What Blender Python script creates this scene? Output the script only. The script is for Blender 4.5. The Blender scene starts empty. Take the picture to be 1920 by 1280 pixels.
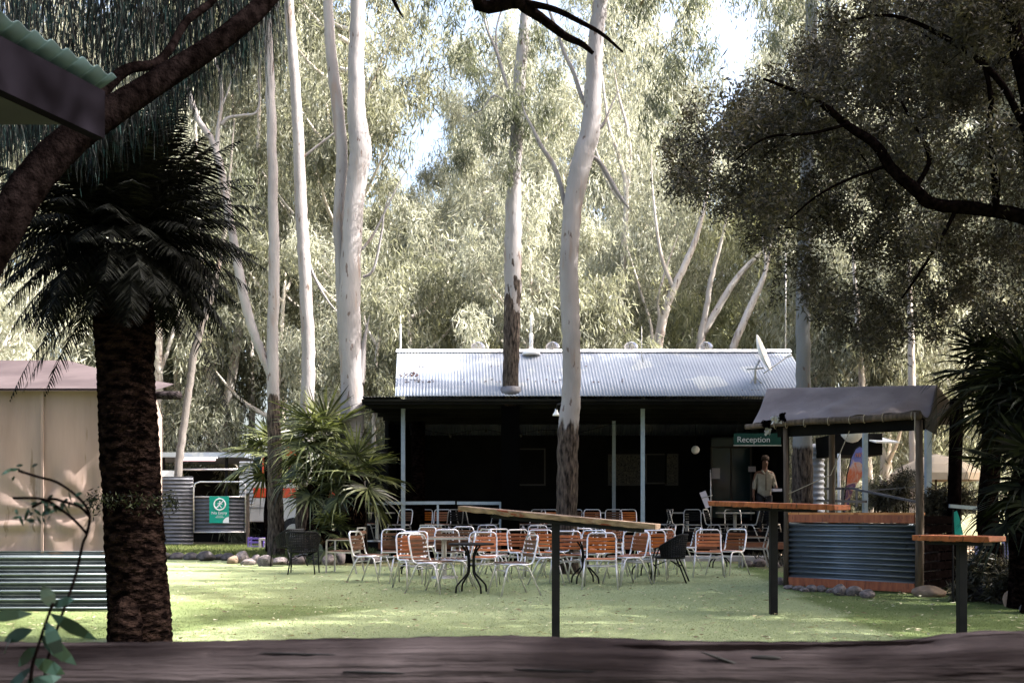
import bpy, math, random
import numpy as np
from mathutils import Vector, Matrix
R = math.radians
rng = np.random.default_rng(7)
random.seed(5)
sc = bpy.context.scene
col = sc.collection

# ------------------------------------------------------------------ camera
F = 1867.0; HZ = 957.0; CX = 960.0; CZ = 1.2
cam = bpy.data.cameras.new('camera'); cam.sensor_width = 36; cam.lens = 36 * F / 1920
cam.shift_y = (HZ - 640) / 1920.0; cam.clip_end = 600; cam.clip_start = 0.05
cam.dof.use_dof = True; cam.dof.focus_distance = 17.0; cam.dof.aperture_fstop = 7.0
camo = bpy.data.objects.new('camera', cam); col.objects.link(camo)
camo.location = (0, 0, CZ); camo.rotation_euler = (R(90), 0, 0); sc.camera = camo

# ------------------------------------------------------------------ sun + sky
SUN_AZ = R(96)      # measured from +Y towards +X
SUN_EL = R(47)
sd = Vector((math.sin(SUN_AZ) * math.cos(SUN_EL), math.cos(SUN_AZ) * math.cos(SUN_EL), math.sin(SUN_EL)))
w = bpy.data.worlds.new('World'); sc.world = w; w.use_nodes = True
nt = w.node_tree; bg = nt.nodes['Background']
sky = nt.nodes.new('ShaderNodeTexSky'); sky.sky_type = 'NISHITA'; sky.sun_disc = False
sky.sun_elevation = SUN_EL; sky.sun_rotation = SUN_AZ; sky.dust_density = 7.0; sky.air_density = 1.0; sky.ozone_density = .6
nt.links.new(sky.outputs[0], bg.inputs[0]); bg.inputs[1].default_value = 0.15
sl = bpy.data.lights.new('sun', 'SUN'); sl.energy = 4.8; sl.angle = R(0.5); sl.color = (1, .965, .92)
so = bpy.data.objects.new('sun', sl); col.objects.link(so)
so.rotation_euler = sd.to_track_quat('Z', 'Y').to_euler(); so.location = sd * 60
sc.view_settings.view_transform = 'Standard'; sc.view_settings.look = 'None'
sc.view_settings.exposure = 2.18; sc.view_settings.gamma = 1
sc.cycles.max_bounces = 6; sc.cycles.diffuse_bounces = 3; sc.cycles.transmission_bounces = 4
sc.cycles.transparent_max_bounces = 8; sc.cycles.use_denoising = True

# ------------------------------------------------------------------ helpers
def P(px, py, Y):
    return Vector(((px - CX) * Y / F, Y, CZ + (HZ - py) * Y / F))
def G(px, py, z=0.0):
    Y = (CZ - z) * F / (py - HZ)
    return Vector(((px - CX) * Y / F, Y, z))

def M(name, c1, c2=None, scale=4, rough=.7, metal=0, bump=0, bscale=None, stretch=(1, 1, 1), detail=6, lo=.35, hi=.65,
      spec=.3, c3=None, s3=30, t3=.62, bdist=.02):
    m = bpy.data.materials.new(name); m.use_nodes = True
    n = m.node_tree; b = n.nodes['Principled BSDF']
    b.inputs['Roughness'].default_value = rough; b.inputs['Metallic'].default_value = metal
    b.inputs['Specular IOR Level'].default_value = spec
    b.inputs['Base Color'].default_value = (*c1, 1)
    tc = n.nodes.new('ShaderNodeTexCoord'); mp = n.nodes.new('ShaderNodeMapping')
    mp.inputs['Scale'].default_value = stretch; n.links.new(tc.outputs['Object'], mp.inputs[0])
    out = None
    if c2 is not None:
        nz = n.nodes.new('ShaderNodeTexNoise'); nz.inputs['Scale'].default_value = scale; nz.inputs['Detail'].default_value = detail
        n.links.new(mp.outputs[0], nz.inputs['Vector'])
        cr = n.nodes.new('ShaderNodeValToRGB'); cr.color_ramp.elements[0].position = lo; cr.color_ramp.elements[1].position = hi
        cr.color_ramp.elements[0].color = (*c1, 1); cr.color_ramp.elements[1].color = (*c2, 1)
        n.links.new(nz.outputs[0], cr.inputs[0]); out = cr.outputs[0]
    if c3 is not None:
        nz3 = n.nodes.new('ShaderNodeTexNoise'); nz3.inputs['Scale'].default_value = s3; nz3.inputs['Detail'].default_value = 4
        n.links.new(mp.outputs[0], nz3.inputs['Vector'])
        c = n.nodes.new('ShaderNodeValToRGB'); c.color_ramp.elements[0].position = t3; c.color_ramp.elements[1].position = t3 + .04
        c.color_ramp.elements[0].color = (0, 0, 0, 1); c.color_ramp.elements[1].color = (1, 1, 1, 1)
        n.links.new(nz3.outputs[0], c.inputs[0])
        mx = n.nodes.new('ShaderNodeMix'); mx.data_type = 'RGBA'; n.links.new(c.outputs[0], mx.inputs[0])
        if out: n.links.new(out, mx.inputs[6])
        else: mx.inputs[6].default_value = (*c1, 1)
        mx.inputs[7].default_value = (*c3, 1); out = mx.outputs[2]
    if out: n.links.new(out, b.inputs['Base Color'])
    if bump:
        nb = n.nodes.new('ShaderNodeTexNoise'); nb.inputs['Scale'].default_value = bscale or scale * 3; nb.inputs['Detail'].default_value = 8
        n.links.new(mp.outputs[0], nb.inputs['Vector'])
        bp = n.nodes.new('ShaderNodeBump'); bp.inputs['Strength'].default_value = bump; bp.inputs['Distance'].default_value = bdist
        n.links.new(nb.outputs[0], bp.inputs['Height']); n.links.new(bp.outputs[0], b.inputs['Normal'])
    return m

def leafmat(name, dark, mid, light, trans=.35, rough=.5, spec=.25, tcol=None):
    """leaf: colour by a per-leaf random number; reflects and lets light through"""
    m = bpy.data.materials.new(name); m.use_nodes = True
    n = m.node_tree; b = n.nodes['Principled BSDF']; o = n.nodes['Material Output']
    at = n.nodes.new('ShaderNodeAttribute'); at.attribute_name = 'rnd'
    cr = n.nodes.new('ShaderNodeValToRGB'); e = cr.color_ramp.elements
    e[0].color = (*dark, 1); e[1].color = (*light, 1); x = e.new(.5); x.color = (*mid, 1)
    n.links.new(at.outputs['Fac'], cr.inputs[0]); n.links.new(cr.outputs[0], b.inputs['Base Color'])
    b.inputs['Roughness'].default_value = rough; b.inputs['Specular IOR Level'].default_value = spec
    tr = n.nodes.new('ShaderNodeBsdfTranslucent')
    mxc = n.nodes.new('ShaderNodeMix'); mxc.data_type = 'RGBA'; mxc.blend_type = 'MULTIPLY'; mxc.inputs[0].default_value = 1
    n.links.new(cr.outputs[0], mxc.inputs[6]); mxc.inputs[7].default_value = (*(tcol or (1.3, 1.35, .8)), 1)
    n.links.new(mxc.outputs[2], tr.inputs[0])
    mx = n.nodes.new('ShaderNodeMixShader'); mx.inputs[0].default_value = trans
    n.links.new(b.outputs[0], mx.inputs[1]); n.links.new(tr.outputs[0], mx.inputs[2]); n.links.new(mx.outputs[0], o.inputs[0])
    return m

def tag(o, label=None, cat=None, group=None, kind=None):
    if label: o['label'] = label
    if cat: o['category'] = cat
    if group: o['group'] = group
    if kind: o['kind'] = kind
    return o
def thing(name, label, cat, loc=(0, 0, 0), rz=0, group=None):
    o = bpy.data.objects.new(name, None); col.objects.link(o); o.location = loc; o.rotation_euler = (0, 0, rz)
    o.empty_display_size = .2
    return tag(o, label, cat, group)
def root_loc(o):
    v = Vector((0, 0, 0))
    while o is not None: v += Vector(o.location); o = o.parent
    return v
def kids(o): return [c for c in bpy.data.objects if c.parent == o]
def copy_tree(o, parent=None, first=True):
    c = o.copy(); col.objects.link(c); c.parent = parent
    for ch in o.children: copy_tree(ch, c, False)
    return c

class MB:
    def __init__(s): s.v = []; s.f = []; s.smooth = False
    def add(s, vs, fs):
        k = len(s.v); s.v += [tuple(x) for x in vs]; s.f += [tuple(i + k for i in f) for f in fs]; return s
    def box(s, c, d, rot=None, bev=0):
        x, y, z = d[0] / 2, d[1] / 2, d[2] / 2
        vs = [Vector(p) for p in ((-x, -y, -z), (x, -y, -z), (x, y, -z), (-x, y, -z), (-x, -y, z), (x, -y, z), (x, y, z), (-x, y, z))]
        if rot is not None: vs = [rot @ p for p in vs]
        c = Vector(c)
        return s.add([p + c for p in vs], [(0, 3, 2, 1), (4, 5, 6, 7), (0, 1, 5, 4), (1, 2, 6, 5), (2, 3, 7, 6), (3, 0, 4, 7)])
    def beam(s, a, b, wd, ht, up=(0, 0, 1)):
        a = Vector(a); b = Vector(b); d = (b - a); L = d.length; d.normalize()
        u = Vector(up); sx = d.cross(u)
        if sx.length < 1e-4: sx = d.cross(Vector((0, 1, 0)))
        sx.normalize(); uz = sx.cross(d)
        rot = Matrix((sx, d, uz)).transposed()
        return s.box((a + b) / 2, (wd, L, ht), rot)
    def tube(s, pts, rad, seg=8, cap=True, rough=0, rs=None):
        pts = [Vector(p) for p in pts]; n = len(pts)
        if not hasattr(rad, '__len__'): rad = [rad] * n
        k = len(s.v); up = None
        for i, p in enumerate(pts):
            t = (pts[min(i + 1, n - 1)] - pts[max(i - 1, 0)]).normalized()
            if up is None: up = t.orthogonal().normalized()
            else: up = (up - t * up.dot(t)).normalized()
            bn = t.cross(up)
            for j in range(seg):
                a = 2 * math.pi * j / seg
                r = rad[i] * (1 + (random.uniform(-rough, rough) if rough else 0))
                s.v.append(tuple(p + (up * math.cos(a) + bn * math.sin(a)) * r))
        for i in range(n - 1):
            for j in range(seg):
                s.f.append((k + i * seg + j, k + i * seg + (j + 1) % seg, k + (i + 1) * seg + (j + 1) % seg, k + (i + 1) * seg + j))
        if cap:
            s.f.append(tuple(k + j for j in range(seg))[::-1]); s.f.append(tuple(k + (n - 1) * seg + j for j in range(seg)))
        return s
    def lathe(s, c, prof, seg=16):
        c = Vector(c); k = len(s.v); n = len(prof)
        for r, z in prof:
            for j in range(seg):
                a = 2 * math.pi * j / seg; s.v.append((c.x + r * math.cos(a), c.y + r * math.sin(a), c.z + z))
        for i in range(n - 1):
            for j in range(seg):
                s.f.append((k + i * seg + j, k + i * seg + (j + 1) % seg, k + (i + 1) * seg + (j + 1) % seg, k + (i + 1) * seg + j))
        s.f.append(tuple(k + j for j in range(seg))[::-1]); s.f.append(tuple(k + (n - 1) * seg + j for j in range(seg)))
        return s
    def ribbon(s, pts, wds, side):
        side = Vector(side).normalized(); k = len(s.v)
        for p, w_ in zip(pts, wds):
            s.v.append(tuple(Vector(p) - side * w_ / 2)); s.v.append(tuple(Vector(p) + side * w_ / 2))
        for i in range(len(pts) - 1): s.f.append((k + 2 * i, k + 2 * i + 1, k + 2 * i + 3, k + 2 * i + 2))
        return s
    def corr(s, o, u, v, L, W, pitch=.076, amp=.009, nu=1, dist=0, th=.0):
        """corrugated sheet: ridges run along u (length L), waves across v (width W)"""
        o = Vector(o); u = Vector(u).normalized(); v = Vector(v).normalized(); nn = u.cross(v)
        nv = int(W / pitch * 8); k = len(s.v)
        for i in range(nu + 1):
            for j in range(nv + 1):
                x = W * j / nv
                h = amp * math.sin(2 * math.pi * x / pitch) + (random.uniform(-dist, dist) if dist else 0)
                s.v.append(tuple(o + u * (L * i / nu) + v * x + nn * h))
        for i in range(nu):
            for j in range(nv):
                a = k + i * (nv + 1) + j; s.f.append((a, a + 1, a + nv + 2, a + nv + 1))
        return s
    def build(s, name, m, parent=None, smooth=False, solid=0, bevel=0, attr=None):
        me = bpy.data.meshes.new(name)
        off = root_loc(parent) if parent is not None else Vector((0, 0, 0))
        vs = np.array(s.v, dtype=np.float64) - np.array(off)
        me.from_pydata(vs.tolist(), [], s.f)
        if smooth: me.polygons.foreach_set('use_smooth', [True] * len(me.polygons))
        me.materials.append(m)
        if attr == 'rnd':
            a = me.attributes.new('rnd', 'FLOAT', 'FACE'); a.data.foreach_set('value', rng.random(len(me.polygons)))
        ob = bpy.data.objects.new(name, me); col.objects.link(ob); ob.parent = parent
        if solid: md = ob.modifiers.new('solid', 'SOLIDIFY'); md.thickness = solid; md.offset = 0
        if bevel:
            md = ob.modifiers.new('bevel', 'BEVEL'); md.width = bevel; md.segments = 2; md.limit_method = 'ANGLE'
        return ob

def smoothpath(pts, n=6):
    """Catmull-Rom through points (Vector + radius tuples)"""
    P_ = [np.array([*p[0], p[1]]) for p in pts]; P_ = [2 * P_[0] - P_[1]] + P_ + [2 * P_[-1] - P_[-2]]
    o = []
    for i in range(1, len(P_) - 2):
        for k in range(n):
            t = k / n; a, b, c, d = P_[i - 1:i + 3]
            o.append(.5 * ((2 * b) + (-a + c) * t + (2 * a - 5 * b + 4 * c - d) * t * t + (-a + 3 * b - 3 * c + d) * t ** 3))
    o.append(P_[-2])
    return [Vector(x[:3]) for x in o], [max(.003, x[3]) for x in o]

def leafmesh(name, pos, L, W, m, parent, direc=None, droop=1.0, spread=.6, clumprnd=None, flat=False):
    """many diamond leaves in one mesh. pos Nx3 world; direction mostly downwards"""
    N = len(pos); off = np.array(root_loc(parent)) if parent is not None else np.zeros(3)
    d = rng.normal(size=(N, 3)) * spread; d[:, 2] -= droop
    if direc is not None: d += direc
    d /= np.linalg.norm(d, axis=1)[:, None] + 1e-9
    s = np.cross(d, rng.normal(size=(N, 3))); s /= np.linalg.norm(s, axis=1)[:, None] + 1e-9
    l = (L * rng.uniform(.6, 1.3, N))[:, None]; w_ = (W * rng.uniform(.7, 1.3, N))[:, None]
    bend = np.cross(s, d) * l * rng.uniform(-.15, .15, (N, 1))
    v = np.empty((N, 4, 3)); v[:, 0] = pos; v[:, 1] = pos + d * l * .45 + s * w_ / 2 + bend; v[:, 2] = pos + d * l; v[:, 3] = pos + d * l * .45 - s * w_ / 2 + bend
    v = (v - off).reshape(-1, 3)
    me = bpy.data.meshes.new(name); me.vertices.add(4 * N); me.vertices.foreach_set('co', v.ravel())
    me.loops.add(4 * N); me.loops.foreach_set('vertex_index', np.arange(4 * N, dtype=np.int32))
    me.polygons.add(N); me.polygons.foreach_set('loop_start', np.arange(0, 4 * N, 4, dtype=np.int32))
    me.polygons.foreach_set('loop_total', np.full(N, 4, dtype=np.int32)); me.update(calc_edges=True)
    a = me.attributes.new('rnd', 'FLOAT', 'FACE'); r = rng.random(N)
    if clumprnd is not None: r = np.clip(.45 * r + .55 * clumprnd, 0, 1)
    a.data.foreach_set('value', r.astype(np.float32)); me.materials.append(m)
    ob = bpy.data.objects.new(name, me); col.objects.link(ob); ob.parent = parent
    return ob

def clump_pts(centers, radii, n, squash=(1, 1, 1), sub=14, subr=.3):
    """leaf points: each clump is made of sub-clumps (branchlet tufts) so gaps stay open"""
    out = []; cr = []
    for c, r in zip(centers, radii):
        k = max(3, int(sub)); sc_ = rng.normal(size=(k, 3)); sc_ /= np.linalg.norm(sc_, axis=1)[:, None]
        sc_ = sc_ * (rng.random((k, 1)) ** .45) * r * np.array(squash) + np.array(c)
        m = max(1, int(n / k)); cv = rng.random(k)
        for q in range(k):
            p = rng.normal(size=(m, 3)) * r * subr * np.array((.75, .75, 1.15)) + sc_[q]; out.append(p); cr.append(np.full(m, cv[q]))
    return np.concatenate(out), np.concatenate(cr)

# ------------------------------------------------------------------ materials
m_ground = M('dirt and leaf litter', (.16, .12, .08), (.30, .22, .16), 1.2, .95, bump=.5, bscale=18, c3=(.07, .05, .035), s3=14, t3=.56)
m_bush = M('dry grass ground', (.07, .08, .03), (.16, .14, .07), 2.5, .95, bump=.6, bscale=30, c3=(.22, .2, .11), s3=20, t3=.6)
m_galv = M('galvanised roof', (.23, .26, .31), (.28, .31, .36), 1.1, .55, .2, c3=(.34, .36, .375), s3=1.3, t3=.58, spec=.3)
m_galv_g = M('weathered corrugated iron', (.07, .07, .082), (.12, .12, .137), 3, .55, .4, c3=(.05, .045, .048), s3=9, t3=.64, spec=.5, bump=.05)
m_skirt = M('pale corrugated iron', (.10, .12, .135), (.14, .165, .18), 3, .38, .75, spec=.3)
m_counter_iron = M('blue grey corrugated iron', (.15, .175, .20), (.20, .225, .25), 2, .38, .75, spec=.3, c3=(.11, .12, .13), s3=6, t3=.66)
m_black = M('black paint', (.005, .005, .006), (.009, .009, .009), 8, .6, spec=.12)
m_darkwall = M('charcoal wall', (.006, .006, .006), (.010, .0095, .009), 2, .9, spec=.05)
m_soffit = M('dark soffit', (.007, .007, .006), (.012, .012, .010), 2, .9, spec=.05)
m_bluepost = M('grey blue steel paint', (.26, .32, .37), (.31, .37, .42), 9, .5, c3=(.2, .22, .23), s3=24, t3=.67)
m_alu = M('polished aluminium tube', (.62, .60, .62), (.74, .72, .74), 20, .28, .75, spec=.6)
m_alu_d = M('dull aluminium', (.40, .39, .38), (.50, .49, .47), 20, .4, .6, spec=.5)
m_slat = M('varnished orange slats', (.42, .09, .012), (.64, .20, .035), 6, .38, stretch=(1, 8, 8), spec=.5)
m_slat_d = M('darker varnished slats', (.22, .06, .015), (.34, .105, .026), 6, .42, stretch=(1, 8, 8), spec=.4)
def vary(m, a=.6, b_=1.25):
    n_ = m.node_tree; bs_ = n_.nodes['Principled BSDF']; src = bs_.inputs['Base Color'].links[0].from_socket
    oi = n_.nodes.new('ShaderNodeObjectInfo'); mr_ = n_.nodes.new('ShaderNodeMapRange'); mr_.inputs[3].default_value = a; mr_.inputs[4].default_value = b_; n_.links.new(oi.outputs['Random'], mr_.inputs[0])
    hs = n_.nodes.new('ShaderNodeHueSaturation'); n_.links.new(mr_.outputs[0], hs.inputs['Value']); n_.links.new(src, hs.inputs['Color'])
    m2_ = n_.nodes.new('ShaderNodeMapRange'); m2_.inputs[3].default_value = 1.05; m2_.inputs[4].default_value = .82; n_.links.new(oi.outputs['Random'], m2_.inputs[0]); n_.links.new(m2_.outputs[0], hs.inputs['Saturation']); n_.links.new(hs.outputs[0], bs_.inputs['Base Color'])
vary(m_slat, .75, 1.2); vary(m_slat_d)
m_slat_b = M('weathered brown slats', (.10, .05, .03), (.17, .09, .055), 6, .55, stretch=(1, 8, 8))
m_log = M('weathered rail log', (.012, .0095, .010), (.046, .038, .040), 2.6, 1, stretch=(.5, 8, 8), bump=1.0, bscale=5, c3=(.004, .003, .003), s3=2.4, t3=.60, bdist=.03, spec=0)
m_redwood = M('oiled red timber', (.22, .055, .022), (.36, .105, .04), 3, .5, stretch=(8, 1, 1), c3=(.09, .03, .018), s3=7, t3=.62, spec=.4, bump=.15)
m_slabwood = M('grey brown bar slab', (.13, .085, .06), (.30, .21, .15), 4, .6, stretch=(1.2, 6, 6), c3=(.16, .03, .015), s3=3, t3=.6, bump=.35)
m_orangewood = M('orange timber', (.42, .15, .04), (.58, .26, .09), 3, .5, stretch=(3, 1, 1), c3=(.3, .1, .03), s3=5, t3=.6)
m_postwood = M('grey brown timber post', (.055, .04, .03), (.13, .095, .07), 5, .85, stretch=(4, 4, .6), bump=.5, bscale=20)
m_canvas = M('stained beige canvas', (.225, .163, .138), (.305, .23, .20), 1.2, .95, stretch=(2.2, 2.2, .35), bump=.25, bscale=5, c3=(.18, .13, .10), s3=3, t3=.62, spec=.1)
m_canvas_roof = M('brown grey canvas roof', (.055, .042, .044), (.085, .066, .068), 1.5, .95, bump=.3, bscale=3, spec=.1)
m_stallroof = M('mauve grey canvas', (.14, .12, .125), (.21, .185, .188), 1.6, .95, bump=.5, bscale=4, c3=(.07, .055, .055), s3=24, t3=.68)
m_red = M('red vehicle paint', (.62, .05, .012), (.70, .08, .02), 6, .35, spec=.5)
m_cream = M('cream vehicle paint', (.55, .53, .48), (.64, .62, .57), 4, .4, spec=.5)
m_glass = M('dark window glass', (.01, .03, .035), None, rough=.12, spec=.6)
m_tyre = M('tyre rubber', (.015, .015, .015), (.03, .03, .03), 10, .9)
m_white = M('white paint', (.75, .75, .74), (.82, .82, .81), 5, .5)
m_teal = M('green sign face', (.0, .27, .19), None, rough=.4)
m_dkgreen = M('dark green sign face', (.0, .035, .026), (.0, .045, .032), 3, rough=.6)
m_rock = M('grey river rock', (.10, .085, .085), (.24, .20, .19), 3, .85, bump=.5, bscale=9, c3=(.06, .05, .05), s3=8, t3=.6)
m_rock_w = M('brown sandstone rock', (.19, .13, .09), (.33, .24, .17), 3, .85, bump=.5, bscale=9)
m_rock_d = M('dark basalt rock', (.03, .027, .03), (.09, .08, .08), 3, .85, bump=.5, bscale=9)
m_conc = M('pale concrete', (.30, .27, .25), (.40, .37, .34), 3, .9, bump=.2)
m_deck = M('deck boards', (.06, .035, .022), (.11, .06, .035), 3, .7, stretch=(1, 9, 1))
m_brownboard = M('brown deck fascia', (.13, .05, .025), (.2, .08, .04), 3, .6, stretch=(1, 1, 6))
m_palmtrunk = M('fibrous palm trunk', (.0015, .001, .001), (.018, .011, .009), 9, .98, stretch=(1, 1, 2.4), bump=1.0, bscale=22, bdist=.05, lo=.42, hi=.75, spec=0)
m_moss = M('moss', (.02, .03, .008), (.06, .08, .02), 14, .95, bump=1)
m_darkbark = M('dark rough branch bark', (.0015, .001, .001), (.0065, .0045, .0045), 6, 1, stretch=(3, 3, 3), bump=.7, bscale=20, spec=0)
m_cloth = M('rag cloth', (.5, .5, .5), (.62, .61, .6), 8, .9)
m_beigefab = M('beige parasol fabric', (.50, .40, .29), (.58, .47, .35), 2, .9)
m_paper = M('paper notice', (.62, .58, .62), (.55, .5, .56), 30, .8, stretch=(1, 1, 4))
m_skin = M('skin', (.12, .055, .035), (.16, .08, .05), 8, .6)
m_hair = M('brown hair', (.05, .03, .02), None, rough=.8)
m_shirt = M('khaki shirt', (.25, .225, .18), (.36, .33, .27), 7, .9, bump=.3)
m_trousers = M('dark trousers', (.02, .02, .025), None, rough=.9)
m_rope = M('pale rope', (.34, .29, .22), (.42, .36, .28), 30, .9)

def gum_bark(name, zt, base=(.20, .185, .185), pale=(.285, .268, .268), warm=(.22, .165, .135), soft=.5):
    """smooth pale gum bark above height zt, rough dark bark below (object z)"""
    m = bpy.data.materials.new(name); m.use_nodes = True; n = m.node_tree; b = n.nodes['Principled BSDF']
    b.inputs['Roughness'].default_value = .85; b.inputs['Specular IOR Level'].default_value = .15
    tc = n.nodes.new('ShaderNodeTexCoord')
    def noise(scl, st, det=6):
        mp = n.nodes.new('ShaderNodeMapping'); mp.inputs['Scale'].default_value = st; n.links.new(tc.outputs['Object'], mp.inputs[0])
        z = n.nodes.new('ShaderNodeTexNoise'); z.inputs['Scale'].default_value = scl; z.inputs['Detail'].default_value = det
        n.links.new(mp.outputs[0], z.inputs['Vector']); return z.outputs[0]
    def ramp(src, p0, p1, c0, c1):
        r = n.nodes.new('ShaderNodeValToRGB'); r.color_ramp.elements[0].position = p0; r.color_ramp.elements[1].position = p1
        r.color_ramp.elements[0].color = (*c0, 1); r.color_ramp.elements[1].color = (*c1, 1); n.links.new(src, r.inputs[0]); return r.outputs[0]
    def mix(f, a, bb):
        x = n.nodes.new('ShaderNodeMix'); x.data_type = 'RGBA'; n.links.new(f, x.inputs[0]); n.links.new(a, x.inputs[6])
        if isinstance(bb, tuple): x.inputs[7].default_value = (*bb, 1)
        else: n.links.new(bb, x.inputs[7])
        return x.outputs[2]
    smooth = ramp(noise(1.6, (1.5, 1.5, .45)), .35, .65, base, pale)
    smooth = mix(ramp(noise(2.3, (2.2, 2.2, .35)), .60, .68, (0, 0, 0), (.7, .7, .7)), smooth, warm)
    smooth = mix(ramp(noise(6, (1.6, 1.6, .5)), .655, .68, (0, 0, 0), (.85, .85, .85)), smooth, (.10, .07, .06))
    smooth = mix(ramp(noise(18, (1, 1, .15)), .62, .70, (0, 0, 0), (.35, .35, .35)), smooth, (.25, .2, .18))
    rough_ = ramp(noise(11, (2, 2, .5), 8), .35, .68, (.006, .004, .0035), (.11, .085, .07))
    sep = n.nodes.new('ShaderNodeSeparateXYZ'); n.links.new(tc.outputs['Object'], sep.inputs[0])
    add = n.nodes.new('ShaderNodeMath'); add.operation = 'MULTIPLY_ADD'; n.links.new(noise(2.2, (2.5, 2.5, .8)), add.inputs[0]); add.inputs[1].default_value = -2.2 * soft
    n.links.new(sep.outputs[2], add.inputs[2])
    mr = n.nodes.new('ShaderNodeMapRange'); n.links.new(add.outputs[0], mr.inputs[0])
    mr.inputs[1].default_value = zt - 1.1 * soft - .04; mr.inputs[2].default_value = zt - 1.1 * soft + .06
    c = mix(mr.outputs[0], rough_, smooth); n.links.new(c, b.inputs['Base Color'])
    inv = n.nodes.new('ShaderNodeMapRange'); n.links.new(mr.outputs[0], inv.inputs[0]); inv.inputs[3].default_value = 1; inv.inputs[4].default_value = .22
    bp = n.nodes.new('ShaderNodeBump'); bp.inputs['Distance'].default_value = .05
    n.links.new(inv.outputs[0], bp.inputs['Strength']); n.links.new(noise(13, (2, 2, .5), 8), bp.inputs['Height']); n.links.new(bp.outputs[0], b.inputs['Normal'])
    return m

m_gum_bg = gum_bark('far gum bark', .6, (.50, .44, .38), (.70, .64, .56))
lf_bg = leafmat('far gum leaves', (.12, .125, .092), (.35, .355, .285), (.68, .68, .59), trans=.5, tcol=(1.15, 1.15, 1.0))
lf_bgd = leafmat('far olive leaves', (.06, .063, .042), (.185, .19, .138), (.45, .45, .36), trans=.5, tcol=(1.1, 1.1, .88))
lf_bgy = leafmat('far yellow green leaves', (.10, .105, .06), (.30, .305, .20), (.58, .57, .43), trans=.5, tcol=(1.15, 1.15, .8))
lf_gum = leafmat('grey green gum leaves', (.045, .052, .036), (.11, .12, .082), (.27, .275, .21), trans=.3, tcol=(1.2, 1.25, .8))
lf_dark = leafmat('small dark leaves', (.014, .013, .009), (.042, .038, .026), (.15, .138, .10), trans=.25, tcol=(1.2, 1.15, .8))
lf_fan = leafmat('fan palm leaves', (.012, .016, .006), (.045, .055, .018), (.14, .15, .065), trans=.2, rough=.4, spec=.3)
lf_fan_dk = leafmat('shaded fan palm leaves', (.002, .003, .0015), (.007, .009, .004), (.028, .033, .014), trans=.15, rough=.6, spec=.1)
lf_cycad = leafmat('dark feather fronds', (.0008, .001, .0007), (.002, .0022, .0017), (.008, .0085, .006), trans=.1, rough=.7, spec=.06)
lf_weep = leafmat('weeping needles', (.001, .0012, .001), (.003, .0035, .003), (.008, .026, .026), trans=.15, rough=.6, spec=.1)
lf_dead = leafmat('dead brown fronds', (.08, .035, .02), (.16, .08, .045), (.28, .16, .09), trans=.2)
lf_grass = leafmat('grass blades', (.05, .07, .02), (.11, .14, .04), (.2, .21, .09), trans=.3)
lf_twig = leafmat('broad green leaves', (.004, .008, .005), (.010, .020, .010), (.020, .044, .038), trans=.15, rough=.5, spec=.12)

# ------------------------------------------------------------------ ground, turf, paths
def sheet(name, pts, z, m, label=None):
    me = bpy.data.meshes.new(name); me.from_pydata([(p[0], p[1], z) for p in pts], [], [tuple(range(len(pts)))])
    me.materials.append(m); o = bpy.data.objects.new(name, me); col.objects.link(o); o['kind'] = 'structure'
    return o
sheet('ground', [(-300, -60), (300, -60), (300, 400), (-300, 400)], 0, m_bush)
sheet('dirt_yard', [(-30, 25.2), (-4.0, 25.2), (-4.0, 46), (-30, 46)], .004, m_ground)
sheet('gravel_yard', [(5.8, 16.2), (9, 13.4), (26, 13.4), (26, 34), (5.8, 34)], .004, m_ground)
# artificial turf: pile direction changes tone between rolls
mt = bpy.data.materials.new('artificial turf'); mt.use_nodes = True; n = mt.node_tree; b = n.nodes['Principled BSDF']
b.inputs['Roughness'].default_value = .9; b.inputs['Specular IOR Level'].default_value = .12
tc = n.nodes.new('ShaderNodeTexCoord')
def nz(scale, det=6, st=(1, 1, 1)):
    mp = n.nodes.new('ShaderNodeMapping'); mp.inputs['Scale'].default_value = st; n.links.new(tc.outputs['Object'], mp.inputs[0])
    z = n.nodes.new('ShaderNodeTexNoise'); z.inputs['Scale'].default_value = scale; z.inputs['Detail'].default_value = det
    n.links.new(mp.outputs[0], z.inputs[0]); return z.outputs[0]
at = n.nodes.new('ShaderNodeAttribute'); at.attribute_name = 'roll'
cr = n.nodes.new('ShaderNodeValToRGB'); e = cr.color_ramp.elements
e[0].color = (.100, .138, .040, 1); e[1].color = (.33, .375, .205, 1)
mm = n.nodes.new('ShaderNodeMath'); mm.operation = 'MULTIPLY_ADD'; n.links.new(nz(.55, 5), mm.inputs[0]); mm.inputs[1].default_value = .8
sb = n.nodes.new('ShaderNodeMath'); sb.operation = 'SUBTRACT'; n.links.new(at.outputs['Fac'], sb.inputs[0]); sb.inputs[1].default_value = .40
n.links.new(sb.outputs[0], mm.inputs[2]); n.links.new(mm.outputs[0], cr.inputs[0])
m2 = n.nodes.new('ShaderNodeMix'); m2.data_type = 'RGBA'; m2.blend_type = 'MULTIPLY'; m2.inputs[0].default_value = .4
c2 = n.nodes.new('ShaderNodeValToRGB'); c2.color_ramp.elements[0].position = .3; c2.color_ramp.elements[1].position = .62
c2.color_ramp.elements[0].color = (.45, .47, .38, 1); c2.color_ramp.elements[1].color = (1.15, 1.12, 1.1, 1)
n.links.new(nz(60, 3), c2.inputs[0]); n.links.new(cr.outputs[0], m2.inputs[6]); n.links.new(c2.outputs[0], m2.inputs[7])
n.links.new(m2.outputs[2], b.inputs['Base Color'])
bp = n.nodes.new('ShaderNodeBump'); bp.inputs['Strength'].default_value = .8; bp.inputs['Distance'].default_value = .03
n.links.new(nz(90, 3), bp.inputs['Height']); n.links.new(bp.outputs[0], b.inputs['Normal'])
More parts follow.
